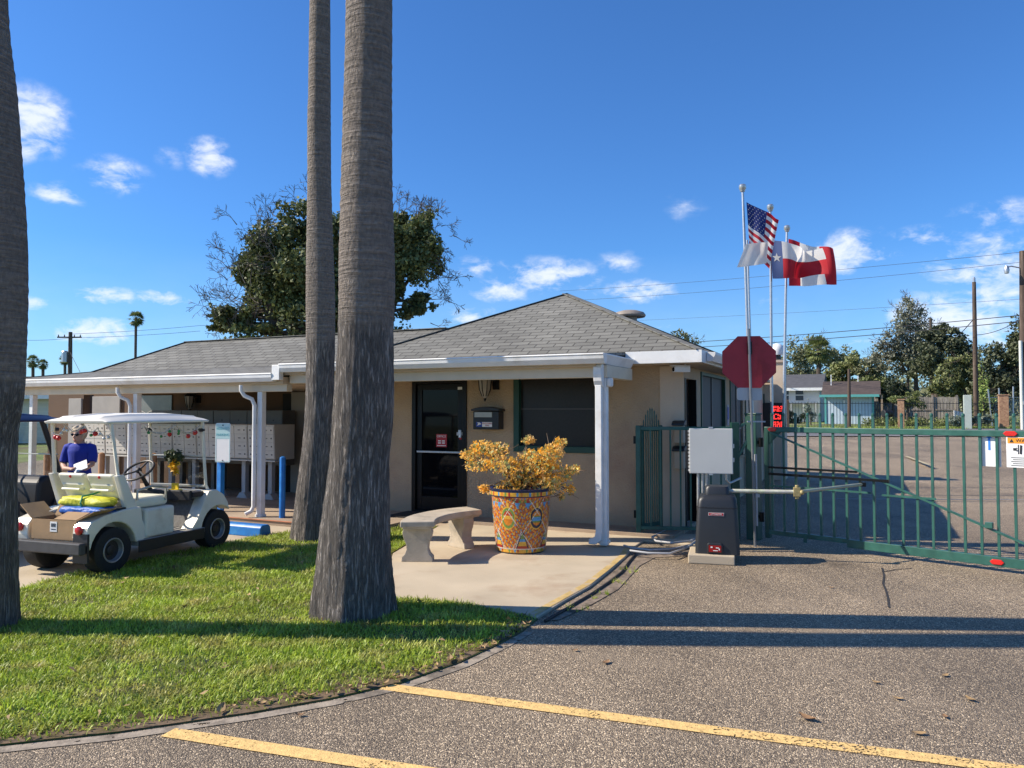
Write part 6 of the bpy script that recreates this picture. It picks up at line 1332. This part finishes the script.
# ------------------------------------------------------------------ utility poles and wires
polem = M('pole_wood', (.085, .058, .042), .9, .25, 3, stretch=(5, 5, .4), col2=(.15, .11, .085), c2scale=1.2)
def upole(px0, pt, px1, Y, r, label, arms=0, extra=None):
    base = gpt(px1, Y); top = dp(px0, pt, Y); t = thing('utility_pole', label, 'utility pole', base, 0); d = top - base
    b = B(); b.tube([z3 - Vector((0, 0, .3)), d*.5, d], [r, r*.88, r*.72], 12); b.build('pole', polem, t, smooth=True)
    if arms:
        b = B()
        for k in range(arms): z = d.z - .5 - .9*k; b.beam((d.x - 1.1, -.16, z), (d.x + 1.1, -.16, z), .10, .12)
        b.build('crossarm', polem, t); b = B()
        for k in range(arms):
            for xx in (-1.0, -.45, .45, 1.0): b.lathe([(.05, .06), (.06, .12), (.035, .2), (.05, .24)], 8, (d.x + xx, -.16, d.z - .5 - .9*k))
        b.build('insulator', M('brown_glaze', (.08, .05, .04), .3, .1), t)
    return t, d
t, d = upole(974, 282, 976, 54, .17, 'dark bare utility pole standing in front of the trees at right'); b = B(); b.lathe([(.10, 0), (.10, .25), (.05, .34)], 10, d); b.build('pole_cap', galv, t)
t, d = upole(1022.5, 251, 1024, 47, .24, 'thick utility pole with a street lamp arm at the right edge'); z_ = zat(268, 47) - t.location.z
b = B(); b.tube([(0, 0, z_), (-.6, -.05, z_ + .1), (-.85, -.05, z_ + .05)], .04, 8); b.build('lamp_arm', galv, t); b = B(); b.lathe([(.12, -.35), (.16, -.15), (.13, .0), (.09, .12)], 12, (-.9, -.05, z_)); b.build('lamp_head', galv, t, smooth=True)
b = B(); b.tube([(-.25, -.2, 0), (-.25, -.2, zat(341, 47) - t.location.z)], .10, 10); b.build('cable_guard', M('pale_pvc', (.62, .63, .56), .5, .05), t); b = B(); b.lathe([(.14, -.14), (.14, .0)], 16, (-.12, -.28, zat(418, 47) - t.location.z + .3), Matrix.Rotation(pi/2, 3, 'X')); b.span(-.26, 0, -.36, -.30, zat(405, 47) - t.location.z, zat(401, 47) - t.location.z); b.build('meter', galv, t)
upole(930.5, 318, 934, 82, .20, 'far utility pole rising out of the dark oak crown')
upole(849, 369, 849, 50.2, .12, 'short thin wooden pole in front of the pale blue shed')
t, d = upole(70.5, 332, 69.5, 70, .22, 'utility pole with a crossarm and transformer above the left end of the roof', 1)
b = B(); b.lathe([(.25, -.5), (.27, -.45), (.27, .45), (.2, .55)], 12, d + Vector((-.42, -.1, -2.3))); b.build('transformer', galv, t)
wirem = M('cable_black', (.02, .02, .022), .6, .05)
def wire(pts, label, r=.016, sag=.4):
    P_ = [dp(*p) for p in pts]; o0 = P_[0]; path = []
    for a, c in zip(P_, P_[1:]):
        for k in range(14): f = k/14; path.append(a.lerp(c, f) - o0 - Vector((0, 0, sag*4*f*(1-f))))
    path.append(P_[-1] - o0); o = B().tube(path, r, 5).build('power_line', wirem, loc=o0); tag(o, label, 'power line', 'overhead wires')
wire([(1120, 236, 46), (1023, 252, 47), (560, 291, 80)], 'highest thin wire running from the right edge pole across the sky', .013, .2)
wire([(1120, 246, 46), (1023, 262, 47), (540, 302, 80)], 'second thin wire running from the right edge pole across the sky', .013, .3)
wire([(1120, 290, 46), (1023, 299, 47), (600, 322, 82)], 'faint wire below the flags', .010, .1)
wire([(1120, 310, 46), (1023, 315, 47), (600, 346.5, 74)], 'upper of the two thick cables above the trees', .026, .25)
wire([(1120, 317, 46), (1023, 321, 47), (600, 351, 74)], 'lower of the two thick cables above the trees', .026, .3)
wire([(974.5, 318, 54), (956, 338, 60)], 'short cable dropping left from the bare pole to the oak', .03, .05)
wire([(974.5, 335, 54), (1022.5, 318, 47)], 'slack cable between the bare pole and the right edge pole', .022, .25)
wire([(70, 334, 70), (200, 325.5, 72), (330, 322, 76)], 'thin wire running right from the pole with the transformer', .016, .1)
wire([(20, 340, 70), (70, 338, 70), (200, 331, 72)], 'lower thin wire at the pole with the transformer', .016, .1)
wire([(70, 352, 70), (80, 372, 64)], 'guy wire at the left pole', .02, .02)
# ------------------------------------------------------------------ trees and palms
def fol(name, c, c2, tr=.2): return M(name, c, .6, .2, .35, island=.42, trans=tr, col2=c2, c2lo=.42, c2hi=.62, c2scale=.5)
f_oak = fol('oak_leaf', (.115, .13, .065), (.07, .085, .042)); f_olive = fol('olive_leaf', (.24, .25, .13), (.17, .185, .10)); f_mes = fol('mesquite_leaf', (.23, .25, .09), (.15, .17, .07)); f_grey = fol('grey_leaf', (.25, .255, .175), (.18, .185, .125)); f_lite = fol('young_leaf', (.36, .46, .12), (.19, .25, .08)); f_dk = fol('dark_leaf', (.040, .055, .024), (.055, .075, .028)); f_yg = fol('shrub_leaf', (.22, .25, .08), (.13, .16, .055)); f_sage = fol('sage_leaf', (.22, .26, .20), (.15, .19, .14))
trunkm = M('tree_bark', (.085, .065, .05), .9, .25, 3, stretch=(4, 4, .6))
def tree(name, label, px, Y, clumps, n, size, mat, trunks, cat='tree', seed=1, twigs=0, shell=.45, group='trees across the road', droop=0):
    # clumps in pixels at distance Y: (px, py, rx px, ry px, weight); trunks: lists of (px, py, r)
    rng = np.random.default_rng(seed); base = gpt(px, Y); t = thing(name, label, cat, base, 0, group); k = Y/F; C = []
    for (cx, cy, rx, ry, w_) in clumps:
        p = dp(cx, cy, Y + rng.uniform(-.35, .35)*rx*k) - base; C.append((p.x, p.y, p.z, rx*k, rx*k*.8, ry*k, w_))
    sub = []
    for c in C:                                           # break every mass into uneven sprays with gaps between
        m_ = 15
        for _ in range(m_):
            d = rng.normal(size=3); d /= np.linalg.norm(d); q = rng.uniform(.35, .95); s = rng.uniform(.26, .52)
            sub.append((c[0] + d[0]*c[3]*q, c[1] + d[1]*c[4]*q, c[2] + d[2]*c[5]*q, c[3]*s, c[4]*s, c[5]*s, c[6]*rng.uniform(.4, 1.3)))
    V, Fc = leaf_cards(sub, n, size, rng, shell, droop, .62); arr_mesh('crown', V, Fc, mat, t)
    b = B()
    for tr in trunks:
        P_ = [dp(x, y, Y) - base for x, y, _ in tr]; b.tube(P_, [r for _, _, r in tr], 8)
        for c in C[::1]:
            e = Vector(c[:3]); s = P_[-1]; m_ = s.lerp(e, .5) + Vector((0, 0, .1*c[5])); b.tube([s, m_, e], [tr[-1][2]*.7, tr[-1][2]*.4, .02], 6, False)
    if twigs:
        for c in C:
            for _ in range(twigs):
                d = rng.normal(size=3); d[2] = abs(d[2]) + .1; d /= np.linalg.norm(d); p = Vector((c[0] + d[0]*c[3]*.7, c[1] + d[1]*c[4]*.7, c[2] + d[2]*c[5]*.7)); twig_tree(b, p, Vector(d), c[3]*.35, .02, 2, rng, .5, 3, .1, .010)
    b.build('trunk', trunkm, t)
    return t
tree('olive_tree', 'loose olive green tree behind the white house', 800, 97, [(792, 362, 22, 22, 1.5), (815, 352, 20, 16, 1), (835, 362, 16, 18, 1), (780, 375, 20, 18, 1), (806, 378, 24, 14, 1)], 9000, .34, f_olive, [[(805, 415, .3), (806, 385, .2)]], seed=21, twigs=3)
tree('dense_tree', 'dark green tree between the palm and the pale blue shed', 838, 80, [(838, 375, 18, 16, 1), (850, 365, 14, 14, .8), (828, 386, 14, 10, .7), (845, 390, 18, 12, .8)], 7000, .32, f_mes, [[(838, 415, .25), (838, 385, .18)]], seed=22)
tree('brown_tree', 'sparse brownish tree behind the roof of the pale blue shed', 868, 78, [(866, 368, 16, 12, 1), (880, 375, 18, 16, 1), (862, 384, 14, 9, .6), (872, 392, 20, 10, .8)], 5200, .30, f_olive, [[(870, 415, .22), (870, 385, .15)]], seed=23, twigs=3)
tree('yellow_tree', 'yellow green shrubby tree just above the shed roof', 873, 72, [(872, 381, 14, 6, 1), (858, 384, 9, 5, .5), (884, 386, 8, 6, .4)], 2200, .26, f_yg, [[(873, 412, .15), (873, 390, .1)]], seed=24)
tree('feathery_tree', 'tall airy grey green tree with bare shoots at its top', 917, 72, [(908, 330, 22, 28, 1.6), (890, 345, 16, 18, .9), (925, 345, 20, 22, 1.2), (910, 352, 26, 14, 1.2), (880, 357, 16, 10, .7), (908, 308, 14, 16, .5), (900, 366, 24, 10, .8), (925, 366, 22, 10, .8)], 13000, .22, f_grey, [[(917, 418, .26), (916, 380, .20), (912, 355, .14)], [(908, 418, .18), (908, 375, .13)]], seed=25, twigs=7, shell=.3)
tree('oak_tree', 'dark spreading oak behind the bare utility pole', 938, 67, [(938, 342, 20, 12, 1.2), (955, 350, 18, 16, 1.2), (925, 358, 20, 12, 1), (965, 362, 16, 18, .9), (945, 332, 16, 8, .6), (930, 372, 22, 12, .8)], 12000, .25, f_oak, [[(938, 420, .24), (936, 385, .20), (940, 360, .15)]], seed=26)
tree('mesquite_tree', 'yellowish green mesquite with a dark leaning trunk left of the bare pole', 964, 62, [(950, 375, 17, 18, 1.3), (962, 366, 14, 14, 1), (942, 388, 13, 12, .9), (968, 382, 14, 18, .9), (950, 392, 14, 7, .5)], 9000, .21, f_mes, [[(967, 420, .26), (964, 395, .22), (960, 375, .14)]], seed=27, twigs=2)
tree('oak_tree', 'dark oak with a thick leaning trunk at the right edge', 1000, 60, [(1000, 362, 20, 18, 1.2), (1018, 352, 16, 22, 1.2), (990, 378, 16, 16, 1), (1016, 385, 18, 16, 1), (1030, 340, 20, 26, 1.2), (996, 402, 22, 12, .9), (1040, 380, 22, 26, 1), (985, 392, 14, 14, .7)], 16000, .24, f_oak, [[(1000, 418, .30), (1004, 395, .28), (1012, 372, .24), (1020, 355, .16)]], seed=28, twigs=2)
tree('dark_bush', 'rounded dark green bush right of the pale blue shed', 893, 58, [(893, 388, 13, 12, 1), (884, 396, 11, 10, .8), (900, 396, 11, 10, .7)], 4200, .16, f_dk, [[(893, 420, .1), (893, 402, .08)]], cat='bush', seed=29)
tree('leafy_shrub', 'yellow green shrub with a forked trunk behind the slim brick pier', 908, 52, [(895, 400, 9, 5, 1), (912, 397, 9, 7, 1), (918, 404, 7, 7, .7), (904, 404, 8, 6, .7)], 2600, .12, f_yg, [[(907, 420, .08), (908, 408, .07)]], cat='bush', seed=30)
tree('young_tree', 'slender light green sapling right of the bare pole', 984, 55, [(981, 372, 3, 14, .8), (984, 388, 7, 14, 1.4), (987, 402, 10, 10, 1.2), (978, 408, 8, 8, .7)], 1500, .11, f_lite, [[(984, 420, .05), (982, 365, .03)]], seed=31)
for i, (px, py, r, lab) in enumerate(((972, 419, 9, 'pale grey green spiky plant at the foot of the bare pole'), (988, 419, 10, 'wide pale grey green plant between the bare pole and the wide brick pier'), (957, 421, 7, 'low pale plant in front of the tilted white board'))):
    tree('sage_plant', lab, px, 50, [(px, py, r, 5, 1), (px - r*.5, py + 1, r*.6, 4, .5)], 650, .17, f_sage, [[(px, 427, .04), (px, py, .03)]], cat='plant', seed=40 + i, group='pale plants on the verge')
tree('dark_bush', 'dark low bush against the front of the white house', 793, 60, [(788, 418, 8, 8, 1), (799, 420, 7, 7, .8)], 900, .17, f_dk, [[(793, 427, .06), (793, 420, .05)]], cat='bush', seed=44)
tree('bare_shrub', 'thin grey shrub growing at the corner of the white house', 811, 57, [(809, 408, 5, 9, 1), (813, 416, 4, 6, .6)], 420, .13, f_sage, [[(811, 427, .05), (809, 405, .03)]], cat='bush', seed=45)
# far wood: one mass nobody could count
rng = np.random.default_rng(50); C = []
for k in range(110):
    px = rng.uniform(770, 1100); Y = rng.uniform(120, 160); p = dp(px, rng.uniform(388, 406), Y); C.append((p.x, p.y, p.z, rng.uniform(3, 6), 4, rng.uniform(2, 3.4), 1))
V, Fc = leaf_cards(C, 20000, .8, rng, .45); tag(arr_mesh('far_wood', V, Fc, f_olive), kind='stuff')
# low growth in front of the board fence
V, Fc = leaf_cards([(gpt(px, 57).x, 57 + rng.uniform(-2, 2), zg(57) + .2, 1.2, 1.2, .4, 1) for px in range(868, 1030, 9)], 5000, .16, rng, .4); tag(arr_mesh('undergrowth', V, Fc, f_yg), kind='stuff')
n = 16000; P = np.stack([rng.uniform(8, 60, n), rng.uniform(49.4, 53, n)], 1); sdv = rng.normal(size=(n, 2))*.02
V = np.stack([np.c_[P - sdv, np.full(n, .5)], np.c_[P + sdv, np.full(n, .5)], np.c_[P + rng.normal(size=(n, 2))*.05, .5 + rng.uniform(.05, .16, n)]], 1).reshape(-1, 3); tag(arr_mesh('verge_grass', V, np.arange(3*n).reshape(-1, 3), M('verge_blade', (.30, .38, .08), .6, .2, .6, island=.35, trans=.3)), kind='stuff')
def far_palm(px, pt, pb, Y, r, label, seed, rt=.16, lean=0, wind=0, group='far palms'):
    rng = np.random.default_rng(seed); base = gpt(px - lean, Y); k = Y/F; top = dp(px, pt, Y) - base; t = thing('fan_palm', label, 'palm tree', base, 0, group)
    b = B(); b.tube([z3, top*.5 + Vector((lean*k*.3, 0, 0)), top], [rt, rt*.8, rt*.8], 8); b.build('trunk', trunkm, t)
    b = B(); R = r*k
    for i in range(44):
        az = i*2.4; el = radians(80 - 150*(i/44)) + rng.normal()*.1; d = Vector((cos(az)*cos(el) + wind, sin(az)*cos(el), sin(el))).normalized(); s = d.cross(Vector((0, 0, 1)))
        s = s.normalized() if s.length > .01 else Vector((1, 0, 0)); c = top + d*R*.5; b.tube([top, c], R*.012, 3, False)
        for j in range(9):
            a = radians(-72 + 18*j); e = c + (d*cos(a) + s*sin(a))*R*.55 - Vector((0, 0, R*.16*abs(sin(a)) + R*.08)); w_ = (s*cos(a) - d*sin(a))*R*.055; b.poly([c - w_*.3, c.lerp(e, .5) - w_, e, c.lerp(e, .5) + w_])
    b.build('crown', M('far_frond', (.15, .18, .06), .55, .2, 1, island=.35, trans=.25, col2=(.28, .24, .10), c2lo=.55, c2hi=.75, c2scale=.6), t)
    b = B()
    for i in range(26): az = i*2.4; d = Vector((cos(az)*.4, sin(az)*.4, -1)); s = Vector((-sin(az), cos(az), 0)); q = top - Vector((0, 0, R*.1)); e = q + d*R*rng.uniform(.4, .75); b.poly([q - s*R*.05, e - s*R*.07, e + s*R*.05, q + s*R*.05])
    b.build('dead_fronds', M('dead_frond', (.30, .22, .13), .8, .2, island=.3), t)
far_palm(818.5, 349, 395, 75, 16, 'fan palm with a brown skirt rising behind the white house', 61, .28)
far_palm(136, 318, 357, 60, 9, 'lone palm leaning above the long roof, the tallest of the far palms at left', 62, .13, 3, .35)
far_palm(33, 361, 375, 84, 7.5, 'left palm of the close pair beside the left edge trunk', 63, .2); far_palm(43, 364, 375, 86, 6, 'right palm of the close pair beside the left edge trunk', 64, .2); far_palm(65, 359, 375, 82, 6.5, 'small palm partly behind the pole with the transformer', 65, .18)
# big tree behind the roof: dark leaf masses with bare vine covered twigs round it
bt = tree('vine_tree', 'big dark leafy tree with bare twigs rising behind the office roof', 330, 26, [(270, 250, 32, 36, 2.0), (300, 225, 28, 22, 1.2), (262, 290, 36, 34, 1.6), (320, 262, 40, 40, 1.5), (255, 270, 24, 28, 1.0), (350, 235, 36, 26, 1.2), (398, 232, 30, 26, 1.6), (420, 222, 22, 18, .9), (405, 270, 22, 30, 1.4), (428, 255, 16, 22, .6), (418, 305, 18, 16, 1.0), (385, 300, 20, 26, .8), (310, 310, 44, 26, 1.4), (240, 315, 26, 16, .7), (290, 270, 40, 40, 1.6), (275, 305, 40, 24, 1.2), (225, 322, 20, 10, .5), (405, 250, 30, 34, 1.2), (345, 280, 40, 50, 1.0), (262, 335, 40, 14, .9), (310, 338, 40, 16, .9), (375, 330, 34, 18, .8)], 62000, .145, fol('vine_leaf', (.16, .185, .062), (.085, .105, .036)), [[(325, 470, .38), (328, 380, .32), (330, 330, .26)], [(345, 420, .26), (372, 350, .2), (395, 300, .12)], [(315, 420, .24), (285, 350, .18), (268, 310, .12)]], seed=33, group='tree behind the office')
b = B(); rng = np.random.default_rng(34); base = Vector(bt.location)
def tw(px, py, dx, dz, l, n):
    p = dp(px, py, 26 + rng.uniform(-1, 1)) - base
    for _ in range(n): twig_tree(b, p + Vector(rng.normal(size=3)*.3), Vector((dx + rng.normal()*.5, rng.normal()*.5, dz + rng.normal()*.5)), l*.62, .018, 3, rng, .5, 3, .02, .0065)
for a in ((245,310,-1,.3,.85,5),(230,318,-1,.5,.7,4),(255,295,-.9,.6,.8,4),(245,275,-1,.4,.6,4),(238,258,-1,.3,.6,4),(255,235,-.8,.8,.6,4),(275,220,-.4,1,.6,4),(300,212,0,1,.5,4),(330,212,.1,1,.5,3),(400,212,.1,1,.55,4),(420,212,.3,.8,.5,4),(432,225,.6,.3,.5,5),(436,245,.6,-.3,.5,5),(432,262,.6,-.6,.6,6),(436,280,.4,-.8,.5,5),(428,300,.6,.2,.5,3),(262,300,-.5,-.2,.9,4),(290,300,-.2,.6,.8,3),(320,290,.2,.6,.8,3),(270,260,-.2,.4,.7,3),(380,290,.3,.3,.7,3)): tw(*a)
b.build('bare_twigs', M('grey_twig', (.13, .11, .09), .9, .2, 3), bt)
tree('far_tree', 'small tree top peeping over the right slope of the office roof', 682, 60, [(680, 336, 10, 7, 1), (690, 345, 14, 10, .8)], 500, .22, f_olive, [[(682, 415, .15), (682, 345, .08)]], seed=35, group=None, twigs=2)
# neighbouring house seen through the left end of the porch
Y = 30; x0, x1 = gpt(-60, Y).x, gpt(56, Y).x; w_ = x1 - x0; nh = thing('neighbour_house', 'low white sided neighbouring house seen past the left end of the porch', 'house', ((x0+x1)/2, Y, zg(Y)), 0); ht = zat(394, Y) - zg(Y)
b = B(); b.span(-w_/2, w_/2, 0, 6, 0, ht)
b.build('wall', siding, nh); b = B()
for k in range(12): b.prism([(-.02, .1 + k*.19), (-.003, .27 + k*.19), (-.003, .1 + k*.19)], -w_/2, w_/2, 'yz')
b.build('siding_boards', M('siding_boards', (.58, .57, .50), .6, .06), nh)
b = B(); b.prism([(-.5, ht + .0), (3, zat(373, Y) - zg(Y)), (6.5, ht), (6.5, ht - .1), (-.5, ht - .1)], -w_/2 - .3, w_/2 + .2, 'yz'); b.build('roof', roofb, nh); b = B(); b.span(-w_/2 - .3, w_/2 + .2, -.54, -.505, ht - .2, ht + .02); b.build('fascia', wht, nh)
